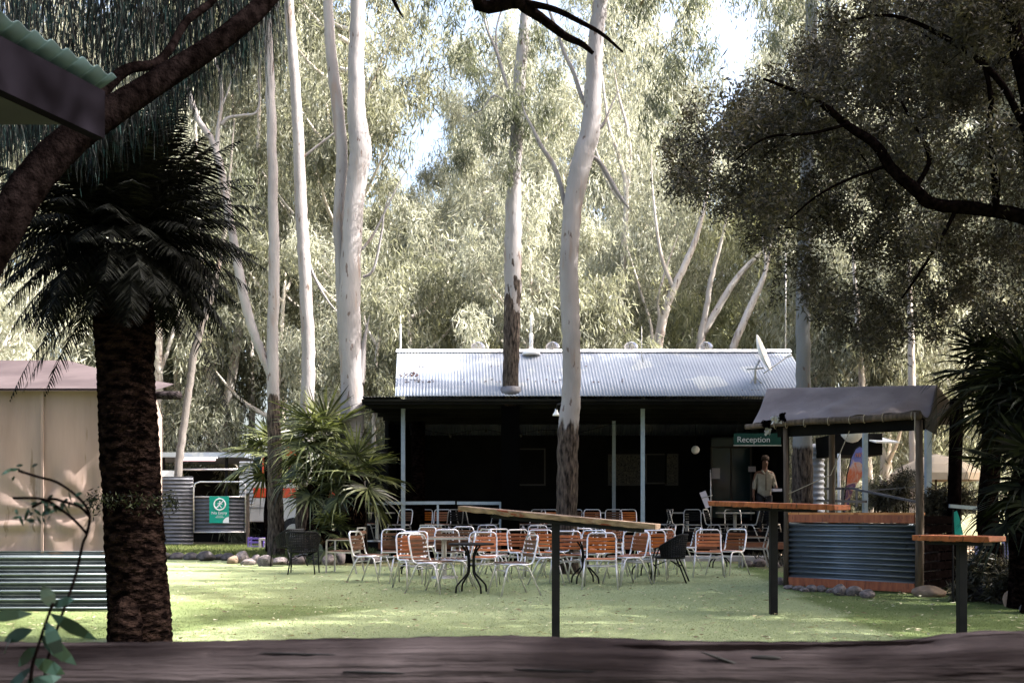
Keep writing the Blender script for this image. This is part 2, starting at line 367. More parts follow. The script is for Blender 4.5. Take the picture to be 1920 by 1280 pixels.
def edgeY(x):                       # far edge of the turf
    return np.interp(x, [-14, -7, -5.2, -2.2, 0, 5, 5.5, 6.2, 9, 16], [25.6, 25.3, 22.2, 21.2, 23.4, 23.6, 15.0, 14.2, 12.2, 9.5])
xs = np.linspace(-14, 14, 113); ys = np.linspace(0, 1, 90); V = []; Rl = []
for yy in ys:
    for x in xs:
        Y = 1.0 + (edgeY(x) - 1.0) * yy; V.append((x, Y, .006))
        px = CX + F * x / Y
        # rolls laid obliquely: value by signed distance to seams
        r = .5
        s1 = (x + 2.1) * .83 - (Y - 11.6) * .56   # seam in the middle
        s2 = (x - 3.55) - (Y - 9.2) * .10          # seam on the right
        if s2 > 0: r = .12
        elif s1 > 0: r = .85
        elif (Y - 13.3) + (x + 5) * .35 > 0: r = .70
        else: r = .26
        Rl.append(r)
Fc = [(j * 113 + i, j * 113 + i + 1, (j + 1) * 113 + i + 1, (j + 1) * 113 + i) for j in range(89) for i in range(112)]
me = bpy.data.meshes.new('turf'); me.from_pydata(V, [], Fc); a = me.attributes.new('roll', 'FLOAT', 'POINT'); a.data.foreach_set('value', Rl)
me.materials.append(mt); o = bpy.data.objects.new('turf', me); col.objects.link(o); o['kind'] = 'structure'
# short pile over the turf (denser near the camera)
N = 80000; yy = 7.6 + (rng.random(N) ** 1.3) * 9.5; xx = (rng.random(N) * 2 - 1) * yy * .54
ok = yy < np.interp(xx, xs, edgeY(xs)) - .1; pp = np.stack([xx, yy, np.full(N, .004)], 1)[ok]
m_blade = leafmat('turf pile', (.085, .12, .034), (.18, .22, .09), (.33, .375, .205), trans=.25)
s1_ = (pp[:, 0] + 2.1) * .83 - (pp[:, 1] - 11.6) * .56; s2_ = (pp[:, 0] - 3.55) - (pp[:, 1] - 9.2) * .10
rl_ = np.where(s2_ > 0, .0, np.where(s1_ > 0, 1.0, np.where((pp[:, 1] - 13.3) + (pp[:, 0] + 5) * .35 > 0, .75, .3)))
ob = leafmesh('turf_pile', pp, .017, .005, m_blade, None, droop=-1, spread=.5, clumprnd=rl_); tag(ob, 'short green pile of the artificial lawn', 'grass', kind='stuff')
# leaf litter
N = 3200; yy = 8 + rng.random(N) * 15; xx = (rng.random(N) * 2 - 1) * yy * .55
ok = yy < np.interp(xx, xs, edgeY(xs)) - .1; pp = np.stack([xx, yy, np.full(N, .034)], 1)[ok]
m_lit = leafmat('fallen gum leaves', (.10, .06, .03), (.38, .33, .2), (.6, .57, .42), trans=.1)
ob = leafmesh('fallen_leaves', pp, .085, .022, m_lit, None, droop=.06, spread=1.0)
z = np.empty(len(ob.data.vertices) * 3); ob.data.vertices.foreach_get('co', z); z = z.reshape(-1, 3); z[:, 2] = np.clip(z[:, 2], .022, .045); ob.data.vertices.foreach_set('co', z.ravel())
tag(ob, 'dry fallen gum leaves scattered over the lawn', 'leaf litter', kind='stuff')
# grass strip behind the rock edge
N = 60000; xx = -12.5 + rng.random(N) * 8.6; yy = 25.35 + rng.random(N) * 6.5 - np.clip(xx + 7, 0, 3) * 1.1
pp = np.stack([xx, yy, np.full(N, .0)], 1)
ob = leafmesh('grass_verge', pp, .16, .02, lf_grass, None, droop=-1, spread=.6); tag(ob, 'rough green grass growing behind the rock edging', 'grass', kind='stuff')
N = 40000; xx = 5.8 + rng.random(N) * 12; yy = 15 + rng.random(N) * 10
pp = np.stack([xx, yy, np.full(N, .0)], 1)
ob = leafmesh('ground_cover', pp, .2, .03, lf_dark, None, droop=-1, spread=.8); tag(ob, 'dark low ground cover in the garden bed on the right', 'ground cover', kind='stuff')

# ------------------------------------------------------------------ rocks
def rock_mesh(m, seed):
    r = random.Random(seed); bm_v = []; import bmesh
    bm = bmesh.new(); bmesh.ops.create_icosphere(bm, subdivisions=3, radius=.5)
    offs = [(Vector((r.uniform(-1, 1), r.uniform(-1, 1), r.uniform(-1, 1))).normalized(), r.uniform(.30, .47)) for _ in range(11)]
    for v in bm.verts:
        for d, h in offs:
            k = v.co.dot(d)
            if k > h: v.co -= d * (k - h) * .85
    me = bpy.data.meshes.new('rock'); bm.to_mesh(me); bm.free(); me.materials.append(m)
    me.polygons.foreach_set('use_smooth', [True] * len(me.polygons)); return me
rk = {k: [rock_mesh(m, i + 10 * j) for i in range(4)] for j, (k, m) in enumerate((('g', m_rock), ('w', m_rock_w), ('d', m_rock_d)))}
rocks = [(l, 'd', 'dark', 'rocks edging the left garden bed') for l in ((305, 1049, 24, 13), (329, 1049, 27, 13), (356, 1050, 30, 14), (383, 1052, 34, 18), (407, 1050, 22, 12), (424, 1051, 24, 14))]
rocks += [((433, 1057, 24, 16), 'w', 'tan', 'rocks edging the left garden bed')]
rocks += [(l, 'g', 'grey', 'rocks edging the left garden bed') for l in ((452, 1056, 26, 22), (462, 1060, 26, 14), (478, 1058, 24, 18), (496, 1062, 30, 20), (522, 1059, 34, 14), (556, 1058, 30, 18), (572, 1052, 30, 22), (598, 1056, 26, 18), (616, 1060, 26, 20), (636, 1058, 22, 26), (672, 1056, 26, 18), (700, 1057, 34, 16))]
rocks += [(l, 'g', 'grey', 'rocks below the deck on the right') for l in ((1404, 1063, 26, 12), (1425, 1062, 26, 16), (1455, 1064, 20, 12), (1464, 1097, 18, 14))]
rocks += [(l, 'g', 'grey', 'rocks along the counter base') for l in ((1483, 1105, 22, 8), (1499, 1107, 22, 10), (1510, 1110, 20, 9), (1525, 1110, 22, 13), (1543, 1110, 22, 12), (1561, 1112, 20, 10), (1578, 1117, 32, 21), (1606, 1118, 30, 18), (1632, 1122, 30, 16))]
rocks += [((1752, 1120, 58, 20), 'w', 'tan', 'rocks edging the right garden bed'), ((1793, 1122, 20, 16), 'w', 'tan', 'rocks edging the right garden bed'), ((1842, 1128, 62, 26), 'd', 'dark', 'rocks edging the right garden bed'),
          ((1884, 1132, 30, 24), 'd', 'dark', 'rocks edging the right garden bed'), ((1912, 1140, 40, 34), 'w', 'tan', 'rocks edging the right garden bed'), ((1940, 1150, 40, 24), 'd', 'dark', 'rocks edging the right garden bed')]
special = {(433, 1057): 'tan rock among dark rocks where the left edging turns', (496, 1062): 'bluish grey rock at the foot of the slender forked gum', (383, 1052): 'largest dark rock in the row below the corrugated gate',
           (1632, 1122): 'flattest brown grey rock at the right end of the counter rocks', (1578, 1117): 'tallest pointed rock in front of the bar counter', (1606, 1118): 'rounded rock second from the right of the counter rocks',
           (1752, 1120): 'long tan sandstone rock beside the right counter post', (1842, 1128): 'broad dark block behind the right bar table post', (1912, 1140): 'tan wedge shaped rock at the right edge of the lawn',
           (1404, 1063): 'flat rock under the grey armchair by the deck', (1425, 1062): 'rounded rock just right of the armchair legs by the deck', (1464, 1097): 'small dark rock beside the left counter post'}
word = {'rocks edging the left garden bed': 'rock in the row edging the left garden bed', 'rocks below the deck on the right': 'rock lying below the right end of the deck',
        'rocks along the counter base': 'small rock tucked along the base of the corrugated counter', 'rocks edging the right garden bed': 'rock in the edging right of the counter'}
for i, ((px, py, w_, h_), k, cw, grp) in enumerate(rocks):
    g = G(px, py); s_ = g.y / F
    ob = bpy.data.objects.new('rock', rk[k][i % 4]); col.objects.link(ob)
    ob.scale = (w_ * s_ * 1.12, w_ * s_ * .95, h_ * s_ * 1.35); ob.location = (g.x, g.y + w_ * s_ * .4, h_ * s_ * .42); ob.rotation_euler = (0, 0, i * 1.3)
    ob.rotation_euler = (0, 0, random.uniform(-.35, .35))
    tag(ob, special.get((px, py), cw + ' ' + word[grp]), 'rock', grp)

# ------------------------------------------------------------------ foreground rail log
log_t = MB(); pts = []; rad = []; rr = random.Random(3)
ph = [rr.uniform(0, 6) for _ in range(6)]
for i in range(161):
    x = -1.9 + 3.8 * i / 160; Y = 2.25
    px = CX + F * x / Y
    top = np.interp(px, [-300, 0, 250, 600, 950, 1150, 1300, 1560, 1720, 1800, 1880, 1960, 2200], [1201, 1203, 1204, 1197, 1191, 1196, 1202, 1203, 1198, 1186, 1181, 1184, 1196])
    zt = CZ - (top - HZ) * Y / F; r = .125 + .004 * math.sin(x * 3 + ph[0]) + .002 * math.sin(x * 11 + ph[1])
    pts.append(Vector((x, Y, zt - r))); rad.append(r)
log_t.tube(pts, rad, 28, rough=.012)
lg = thing('rail_log', 'long weathered purple grey log rail across the foreground', 'log rail', (0, 2.25, 0))
log_t.build('log', m_log, lg, smooth=True)
kn = MB(); kn.lathe((0, 0, 0), [(.012, 0), (.03, .002), (.042, .004), (.044, .0)], 12)
for px, py, sx3, sz3, nm in ((1447, 1212, .034, .006, 'knot'), (1372, 1244, .06, .0035, 'crack'), (1040, 1258, .09, .002, 'crack'), (560, 1228, .10, .002, 'crack'), (700, 1262, .07, .003, 'crack')):
    Yk = 2.25 - .123; ck = P(px, py, Yk); zk = ck.z - (.92 - .125); import bmesh as _bm
    b2 = _bm.new(); _bm.ops.create_icosphere(b2, subdivisions=3, radius=1)
    for v in b2.verts: v.co = Vector((v.co.x * sx3 + .0, v.co.y * .004, v.co.z * sz3 - v.co.x * sx3 * (.35 if nm == 'crack' and px > 1300 else .03)))
    me = bpy.data.meshes.new(nm); b2.to_mesh(me); b2.free(); me.materials.append(m_black); o = bpy.data.objects.new(nm, me); col.objects.link(o); o.parent = lg
    zc_ = np.interp(ck.x, [p.x for p in pts], [p.z for p in pts]); rc_ = np.interp(ck.x, [p.x for p in pts], rad); dz_ = max(-.1, min(.1, ck.z - zc_)); o.location = Vector((ck.x, 2.25 - math.sqrt(max(1e-4, rc_ ** 2 - dz_ ** 2)), zc_ + dz_)) - lg.location
for x in (-1.55, 1.62):
    MB().tube([(x, 2.28, 0), (x, 2.28, .75)], .09, 12, rough=.04).build('post', m_log, lg, smooth=True)

# ------------------------------------------------------------------ trees
def gum(name, label, zt, stems, branches=(), clumps=(), lm=None, nleaf=900, leafL=.16, leafW=.024, group=None, Y=None, rough=.035, sub=14, barkargs={}):
    """stems: list of (Y, [(px,py,w_px)...]) ; first point of first stem is the base"""
    Y0, s0 = stems[0]; base = P(s0[0][0], s0[0][1], Y0); base.z = 0
    t = thing(name, label, 'tree', base, group=group)
    mb = MB(); mat_ = gum_bark(name + ' bark', zt, **barkargs)
    for Ys, st in stems:
        st_ = list(st)
        if st_[1][1] < st_[0][1] - 150: q0, q1 = st_[0], st_[1]; st_ = [q0] + [tuple(q0[i] + (q1[i] - q0[i]) * f for i in range(3)) for f in (.5, .86)] + st_[1:]
        if st_[-1][1] > -40: st_.append((2 * st_[-1][0] - st_[-2][0], 2 * st_[-1][1] - st_[-2][1], .8))
        pts, rad = smoothpath([(P(a, b_, Ys), c * Ys / F / 2 * .93) for a, b_, c in st_], 8)
        if st is s0: pts = [Vector((pts[0].x, pts[0].y, -.1))] + pts; rad = [rad[0] * 1.25] + rad
        pts = [p + Vector((random.gauss(0, .008), 0, 0)) for p in pts]
        mb.tube(pts, rad, 18, rough=rough)
    tr = mb.build('trunk', mat_, t, smooth=True)
    if branches:
        for Yb, br in branches:
            br = list(br) + [(2 * br[-1][0] - br[-2][0] + 6, 2 * br[-1][1] - br[-2][1], .6)]
            pts, rad = smoothpath([(P(a, b_, Yb), c * Yb / F / 2) for a, b_, c in br], 6)
            MB().tube(pts, rad, 8, rough=.05).build('branch', mat_, t, smooth=True)
    if clumps:
        cs = [P(a, b_, Yc) for a, b_, r, Yc in clumps]; rs = [r * Yc / F for a, b_, r, Yc in clumps]
        tot = []; cr_ = []
        for c, r in zip(cs, rs):
            k = max(5, int(sub * (r / .8) ** 1.5)); p, q = clump_pts([c], [r], nleaf * (r / .8) ** 2, (1, 1, 1.15), k, .22 * min(1, .9 / r + .3)); tot.append(p); cr_.append(q)
        leafmesh('crown', np.concatenate(tot), leafL, leafW, lm, t, clumprnd=np.concatenate(cr_), droop=1.2, spread=.5)
    return t

gum('gum_tree', 'slender forked gum left of the fan palms, dark bark below and white above', 4.0,
    [(24.5, [(518, 1048, 36), (517, 960, 32), (515, 880, 29), (514, 820, 27), (511, 650, 23), (514, 500, 22), (512, 380, 20), (508, 200, 19), (503, 40, 18), (498, -80, 16)]),
     (24.5, [(511, 720, 16), (503, 690, 17), (478, 630, 18), (458, 560, 19), (445, 490, 18), (430, 410, 16), (412, 310, 15), (396, 262, 13), (372, 225, 12), (350, 160, 10), (345, 90, 8)])],
    [(24.5, [(406, 292, 9), (409, 240, 8), (416, 190, 6), (412, 140, 5), (400, 100, 3)]), (24.5, [(414, 235, 7), (428, 222, 7), (455, 217, 6), (480, 212, 5), (487, 185, 3), (484, 150, 2)]),
     (24.5, [(416, 200, 4), (428, 170, 3), (438, 140, 2)])], [(350, 90, 60, 25.5), (500, -90, 70, 24.5)], lf_gum, 700)
gum('gum_tree', 'straight white gum trunk just right of the slender forked gum', 1.8,
    [(27, [(566, 1040, 30), (572, 850, 29), (578, 700, 27), (576, 600, 26), (570, 480, 25), (564, 380, 24), (559, 250, 22), (551, 130, 20), (544, 40, 19), (538, -90, 18)])],
    [(27, [(570, 470, 5), (590, 520, 5), (612, 560, 4), (628, 580, 2)]), (27, [(562, 300, 4), (600, 270, 4), (640, 240, 2)])],
    [(545, -120, 80, 27), (600, -60, 60, 28)], lf_gum, 700)
gum('gum_tree', 'thick twin stemmed white gum with a brown scar behind the fan palms', 1.2,
    [(24, [(664, 1050, 56), (662, 900, 50), (659, 700, 46), (656, 560, 43), (661, 430, 39), (670, 330, 40), (676, 280, 45), (669, 220, 37), (668, 130, 32), (670, 40, 29), (674, -90, 26)]),
     (24.25, [(652, 720, 22), (642, 600, 21), (638, 500, 20), (635, 410, 22), (641, 300, 23), (634, 210, 24), (622, 110, 22), (616, 30, 20), (612, -90, 17)])],
    [(24, [(676, 720, 16), (679, 690, 14), (683, 640, 8)]), (24.4, [(676, 470, 5), (700, 440, 5), (730, 380, 3), (750, 340, 2)]), (24.4, [(680, 520, 5), (700, 505, 5), (715, 440, 4), (720, 400, 3)])],
    [(600, -130, 80, 24), (700, -120, 90, 25)], lf_gum, 700)
gum('gum_tree', 'large leaning white gum in front of the verandah, dark bark at its foot', 2.8,
    [(19, [(1063, 1076, 50), (1063, 1000, 44), (1064, 900, 43), (1066, 800, 42), (1071, 740, 38), (1071, 660, 36), (1069, 590, 38), (1067, 500, 37), (1071, 420, 37), (1080, 350, 40), (1093, 295, 42), (1107, 240, 39), (1112, 160, 34), (1118, 70, 31), (1126, 0, 29), (1140, -120, 26)])],
    [(19.2, [(1070, 395, 9), (1060, 385, 9), (1049, 340, 9), (1035, 305, 9), (1015, 275, 8), (998, 240, 6), (985, 215, 4)]), (19.2, [(1104, 205, 10), (1090, 180, 9), (1075, 135, 8), (1058, 100, 7), (1045, 60, 6), (1030, 20, 5)]),
     (19.3, [(1092, 290, 12), (1120, 300, 9), (1140, 330, 9), (1160, 365, 8)]), (19.3, [(1105, 250, 6), (1130, 235, 5), (1150, 190, 3)])],
    [(850, -10, 62, 19), (800, 10, 40, 19), (870, 70, 50, 19.3), (930, -20, 45, 19), (1210, 30, 60, 20), (1240, 130, 55, 20), (1215, 210, 42, 20), (1265, 270, 48, 20), (1300, 90, 60, 20), (1290, -20, 60, 20), (1170, -60, 60, 19)], lf_gum, 1150, sub=12)
gum('gum_tree', 'gum rising through the verandah roof, dark peeling bark on its lower part', 6.5,
    [(23.75, [(957, 1050, 32), (957, 900, 32), (957, 745, 32), (959, 650, 33), (961, 560, 34), (962, 450, 35), (964, 330, 27), (968, 260, 26), (974, 150, 25), (984, 50, 22), (994, -80, 20)])],
    [(23.75, [(966, 205, 7), (950, 160, 6), (932, 100, 6), (912, 50, 5), (905, 10, 4)]), (23.75, [(948, 190, 4), (925, 180, 4), (905, 205, 3), (890, 212, 2)]), (23.75, [(932, 100, 4), (930, 60, 3), (940, 20, 3)])],
    [(950, 235, 60, 23.4), (905, 255, 45, 23.4), (870, 265, 38, 23.6), (985, 250, 42, 23.4), (960, 180, 40, 23.3), (1010, 140, 42, 23.4), (1005, 60, 45, 23.5), (960, 300, 28, 23.3), (950, 350, 18, 23.3), (1035, 210, 36, 23.5), (850, 290, 28, 23.5), (900, 150, 42, 23.9), (880, 80, 45, 23.9)], lf_gum, 1150, sub=12, barkargs=dict(soft=2.3))
gum('gum_tree', 'pale grey gum trunk rising behind the canvas roofed bar stall', 2.55,
    [(21.5, [(1503, 1064, 46), (1504, 960, 42), (1505, 880, 41), (1505, 790, 36), (1506, 720, 29), (1506, 560, 28), (1509, 400, 27), (1514, 250, 25), (1519, 120, 24), (1522, 20, 23), (1524, -80, 22)])],
    [(21.5, [(1514, 250, 14), (1532, 200, 13), (1545, 120, 13), (1552, 40, 12), (1556, -60, 10)])],
    [(1400, -30, 60, 21.5), (1460, 20, 50, 21), (1480, 60, 45, 21), (1560, 40, 60, 21)], lf_gum, 1000, sub=12, barkargs=dict(base=(.14, .145, .15), pale=(.19, .195, .20), warm=(.3, .28, .27), soft=.2))
gum('gum_tree', 'thin leaning grey gum rising behind the corrugated fence panel', .5,
    [(32.2, [(329, 1025, 16), (334, 890, 16), (343, 810, 15), (356, 720, 14), (364, 660, 15), (376, 620, 14), (400, 540, 12), (420, 440, 10), (430, 330, 7)])], [], [(425, 330, 70, 32), (400, 430, 60, 32)], lf_gum, 600, barkargs=dict(base=(.10, .09, .08), pale=(.17, .15, .14)))
# background gums whose pale stems show
spec = [
    ('leaning brown and white gum stem behind the roof left of the branching pair', 34, [(1232, 1000, 22), (1236, 640, 20), (1252, 570, 20), (1278, 510, 18), (1300, 460, 15), (1318, 400, 10), (1330, 330, 6)], [[(1262, 540, 9), (1240, 480, 7), (1228, 400, 5), (1222, 330, 3)]], [(1290, 350, 110), (1220, 330, 90)], lf_bg),
    ('pale gum forking into two arms behind the third roof ventilator', 35, [(1312, 1000, 24), (1314, 640, 22), (1322, 590, 15), (1334, 520, 13), (1348, 470, 10), (1360, 420, 6)], [[(1316, 630, 14), (1345, 580, 13), (1372, 535, 12), (1400, 500, 10), (1440, 462, 7), (1470, 420, 4)]], [(1370, 400, 90), (1450, 400, 90)], lf_bgy),
    ('white gum leaning right behind the satellite dish', 33, [(1365, 1000, 20), (1376, 650, 19), (1392, 610, 18), (1412, 565, 17), (1432, 520, 13), (1441, 480, 8), (1450, 420, 5)], [[(1424, 535, 8), (1436, 500, 6), (1430, 450, 4)]], [(1440, 420, 100), (1480, 560, 70)], lf_bgy),
    ('thin curving twin stems rising behind the ridge right of the leaning gum', 34, [(1222, 1000, 12), (1224, 650, 10), (1218, 600, 8), (1205, 560, 7), (1190, 510, 5)], [[(1226, 650, 8), (1236, 600, 7), (1234, 560, 5), (1250, 500, 4)]], [(1190, 480, 80), (1140, 430, 90)], lf_bg),
    ('broad pale gum trunks behind the carport roof', 40, [(398, 1010, 34), (400, 830, 32), (396, 700, 28), (388, 600, 22), (376, 480, 18), (370, 330, 12)], [[(414, 1010, 22), (420, 800, 20), (436, 700, 18), (452, 600, 14)]], [(380, 350, 120), (460, 480, 110), (330, 560, 70)], lf_bg),
    ('grey gum trunk seen between the palm trunk and the thin leaning gum', 38, [(296, 1010, 26), (297, 800, 24), (296, 640, 22), (290, 450, 18), (280, 300, 12)], [[(300, 700, 8), (320, 640, 7), (330, 600, 5)]], [(290, 300, 120), (240, 420, 100)], lf_bg),
    ('slim white gum in the bush behind the fan palms', 42, [(470, 1000, 18), (472, 760, 16), (470, 560, 15), (480, 380, 12), (486, 200, 8)], [[(472, 560, 8), (440, 460, 6), (430, 380, 4)]], [(480, 250, 130), (560, 400, 100)], lf_bgd),
    ('dark thin stemmed sapling left of the metal roof', 32, [(700, 1000, 12), (702, 720, 10), (708, 650, 8), (716, 600, 7), (722, 560, 5)], [[(708, 650, 6), (690, 620, 5), (684, 600, 3)], [(716, 600, 4), (735, 560, 3), (750, 540, 2)]], [(720, 560, 90), (780, 520, 80)], lf_bgd),
    ('tall gum behind the right half of the roof with arched limbs', 36, [(1165, 1000, 18), (1168, 500, 15), (1174, 360, 13), (1160, 290, 11), (1142, 240, 8), (1130, 150, 5)], [[(1174, 370, 8), (1182, 300, 7), (1176, 240, 6), (1160, 180, 4)], [(1166, 380, 9), (1140, 340, 8), (1120, 290, 5)]], [(1150, 120, 100), (1210, 240, 90)], lf_bg),
    ('white gum trunk seen through the stall opening beside the striped tank', 30, [(1628, 1010, 22), (1630, 900, 20), (1622, 820, 20), (1615, 700, 16), (1605, 560, 12)], [[(1580, 900, 12), (1592, 840, 12), (1606, 780, 8)]], [(1620, 560, 100), (1560, 470, 80)], lf_bg),
    ('pale smooth gum trunk hanging beyond the stall right post', 28, [(1714, 1010, 22), (1713, 860, 20), (1710, 720, 18), (1706, 560, 13)], [], [(1720, 600, 110), (1690, 480, 80)], lf_bg),
]
for lab, Yb, st, brs, cl, lm in spec:
    gum('gum_tree', lab, .3, [(Yb, [(a, b_, c * .8) for a, b_, c in st])], [(Yb, b_) for b_ in brs], [(a, b_, r, Yb + 2.4) for a, b_, r in cl], lm, 520, .27, .042, sub=10, barkargs=dict(base=(.34, .30, .26), pale=(.50, .46, .42), soft=.2))

# protos for the wood behind: limbs, clumps
def bgtree(seed, H, Rr, lm, low=.18, nclump=46, nl=640, L=.30, W=.046):
    r = random.Random(seed); t = thing('bush_tree', '', 'tree', (0, 0, 0)); mb = MB(); cs = []; rs = []
    lean = Vector((r.uniform(-.06, .06), r.uniform(-.06, .06), 0))
    def tp(h): return Vector((lean.x * h + .25 * math.sin(h * .5 + seed), lean.y * h, h))
    pts = [tp(H * .9 * k / 14) for k in range(15)]; mb.tube(pts, [.02 + .20 * (1 - k / 14) ** .8 for k in range(15)], 10, rough=.05)
    for k in range(nclump):
        h = H * (low + (1 - low) * ((k + r.random()) / nclump)); a = r.uniform(0, 6.283)
        env = Rr * (.55 + .45 * math.sin(math.pi * min(1, (h / H - low) / (1 - low) * .9 + .08)))
        d = env * (r.random() ** .5); c = tp(min(h, H * .9)) + Vector((math.cos(a) * d, math.sin(a) * d, max(0, h - H * .9)))
        cs.append(c); rs.append(r.uniform(.6, 1.25))
        if k % 2 == 0:
            h0 = max(.6, h - d * .9); mid = tp(h0) * .5 + c * .5 + Vector((0, 0, -.15 * d))
            p_, q_ = smoothpath([(tp(h0), .085), (mid, .052), (c, .015)], 4); mb.tube(p_, q_, 5)
    mb.build('trunk', m_gum_bg, t, smooth=True)
    p, q = clump_pts(cs, rs, nl, (1, 1, 1.1), 9, .27)
    leafmesh('crown', p, L, W, lm, t, clumprnd=q, droop=1.1, spread=.6)
    return t
protos = [bgtree(1, 17, 3.3, lf_bg, .28, 54), bgtree(2, 22, 3.6, lf_bg, .35, 60), bgtree(3, 9, 3.0, lf_bgd, .06, 40), bgtree(4, 19, 3.2, lf_bgd, .25, 54), bgtree(5, 8, 2.7, lf_bgy, .06, 34), bgtree(6, 13, 3.4, lf_bg, .12, 50)]
# (px, Y, proto, scale, label)
wood = [
    (-60, 32, 5, 1.15, 'pale gum crown at the far left edge above the canvas tent'), (90, 38, 1, 1.05, 'tall pale gum standing behind the canvas tent roof'), (210, 40, 2, 1.2, 'low olive bush tree behind the left palm crown'),
    (250, 46, 1, 1.15, 'tall far gum behind the feathery palm crown'), (350, 41, 5, 1.2, 'bushy gum behind the thin leaning trunk'), (440, 44, 3, 1.25, 'dark olive tree filling the gap left of the slender gum'),
    (540, 39, 2, 1.3, 'rounded olive tree directly behind the fan palm cluster'), (600, 42, 3, 1.35, 'tall olive gum behind the twin stemmed trunk'), (400, 50, 1, 1.3, 'tallest far gum in the left half of the wood'),
    (585, 50, 1, 1.2, 'far pale gum beyond the thick twin trunk'), (670, 38, 5, .9, 'pale gum left of the bright sky gap'), (760, 33, 2, 1.05, 'olive bush tree above the left end of the metal roof'),
    (745, 60, 1, .95, 'farthest pale gum just under the bright sky gap'), (790, 46, 5, 1.15, 'sunlit gum crown below the bright sky gap'), (850, 37, 4, 1.1, 'low yellow green tree behind the metal roof ridge'), (890, 40, 5, 1.2, 'pale gum behind the trunk that pierces the roof'),
    (1000, 50, 1, 1.15, 'tall far gum right of the bright sky gap'), (980, 33, 5, .85, 'pale leaning gum behind the white flue pipe'), (1040, 42, 0, 1.1, 'mid height gum behind the big leaning trunk'),
    (1100, 34, 2, 1.0, 'olive bush tree over the middle of the ridge'), (1130, 48, 1, 1.25, 'tall pale gum behind the arched limbs'), (1180, 40, 5, 1.05, 'bushy pale gum behind the curving twin stems'),
    (1260, 45, 0, 1.2, 'gum with open crown behind the leaning brown stem'), (1290, 39, 4, 1.15, 'yellow green bush tree behind the right ventilators'), (1350, 43, 5, 1.0, 'rounded gum behind the forked pale stem'),
    (1420, 41, 4, 1.1, 'yellow green crown behind the satellite dish'), (1420, 50, 0, 1.15, 'far gum below the right hand sky gap'), (1500, 42, 1, 1.1, 'tall gum behind the grey trunk at the stall'),
    (1580, 36, 5, 1.2, 'pale gum above the left half of the stall roof'), (1660, 32, 2, 1.1, 'olive tree seen through the stall opening'), (1690, 46, 3, 1.3, 'tall olive gum behind the dark leafy tree'),
    (1760, 36, 5, 1.2, 'pale gum behind the right fan palm'), (1860, 40, 3, 1.2, 'olive gum at the right edge behind the dark tree'), (1950, 34, 5, 1.2, 'pale gum at the far right edge'), (30, 48, 3, 1.25, 'olive gum beyond the tent at far left'),
    (1000, 60, 3, 1.5, 'farthest olive gum behind the leaning trunk'), (300, 60, 3, 1.5, 'farthest olive gum in the left half'), (1600, 60, 1, 1.35, 'farthest pale gum above the bar stall'),
    (520, 58, 1, 1.4, 'farthest pale gum between the two slim trunks'), (140, 58, 1, 1.4, 'farthest pale gum over the tent ridge'), (1850, 56, 1, 1.3, 'farthest pale gum at right'), (1240, 60, 5, 1.4, 'farthest bushy gum right of the leaning trunk'), (860, 60, 5, 1.25, 'farthest bushy gum under the sky gap'),
]
used = set()
for i, (px, Yb, k, s_, lab) in enumerate(wood):
    o = protos[k] if k not in used else copy_tree(protos[k]); used.add(k)
    o.location = ((px - CX) * Yb / F, Yb, 0); o.rotation_euler = (0, 0, i * 2.1); o.scale = (s_, s_, s_)
    tag(o, lab, 'tree', 'trees of the bush behind the building')
for k, o in enumerate(protos):
    if k not in used: bpy.data.objects.remove(o)

# unseen trees added outside the right edge so their crowns shade the lawn
for i, (x_, y_, k, s_, lab) in enumerate(((11.5, 15.5, 0, .95, 'unseen tall gum added just outside the right edge beside the lawn'), (11.2, 18.3, 0, 1.0, 'unseen tall gum added outside the right edge behind the first shade tree'), (15, 18.2, 3, .95, 'unseen olive gum added outside the right edge in the second row'), (12.8, 24.0, 1, .95, 'unseen tall gum added outside the right edge beside the back of the building'), (13.5, 20.5, 1, .9, 'unseen tall gum added outside the right edge level with the deck'), (16, 12, 1, .9, 'unseen tall gum added outside the right edge before the bar stall'),
        (11, 9.5, 0, .85, 'unseen gum added outside the right edge level with the near bar table'), (18, 17, 3, 1.0, 'unseen olive gum added outside the right edge behind the first row'), (9.5, 5, 3, .75, 'unseen olive gum added outside the right edge beside the camera'), (15, 6, 0, .9, 'unseen gum added outside the right edge behind the camera side'), (20.5, 22.5, 1, .95, 'unseen tall gum added far outside the right edge beside the building'))):
    o = copy_tree(protos[k]); o.location = (x_, y_, 0); o.rotation_euler = (0, 0, i * 1.7); o.scale = (s_, s_, s_); tag(o, lab, 'tree', 'unseen trees added to shade the lawn')
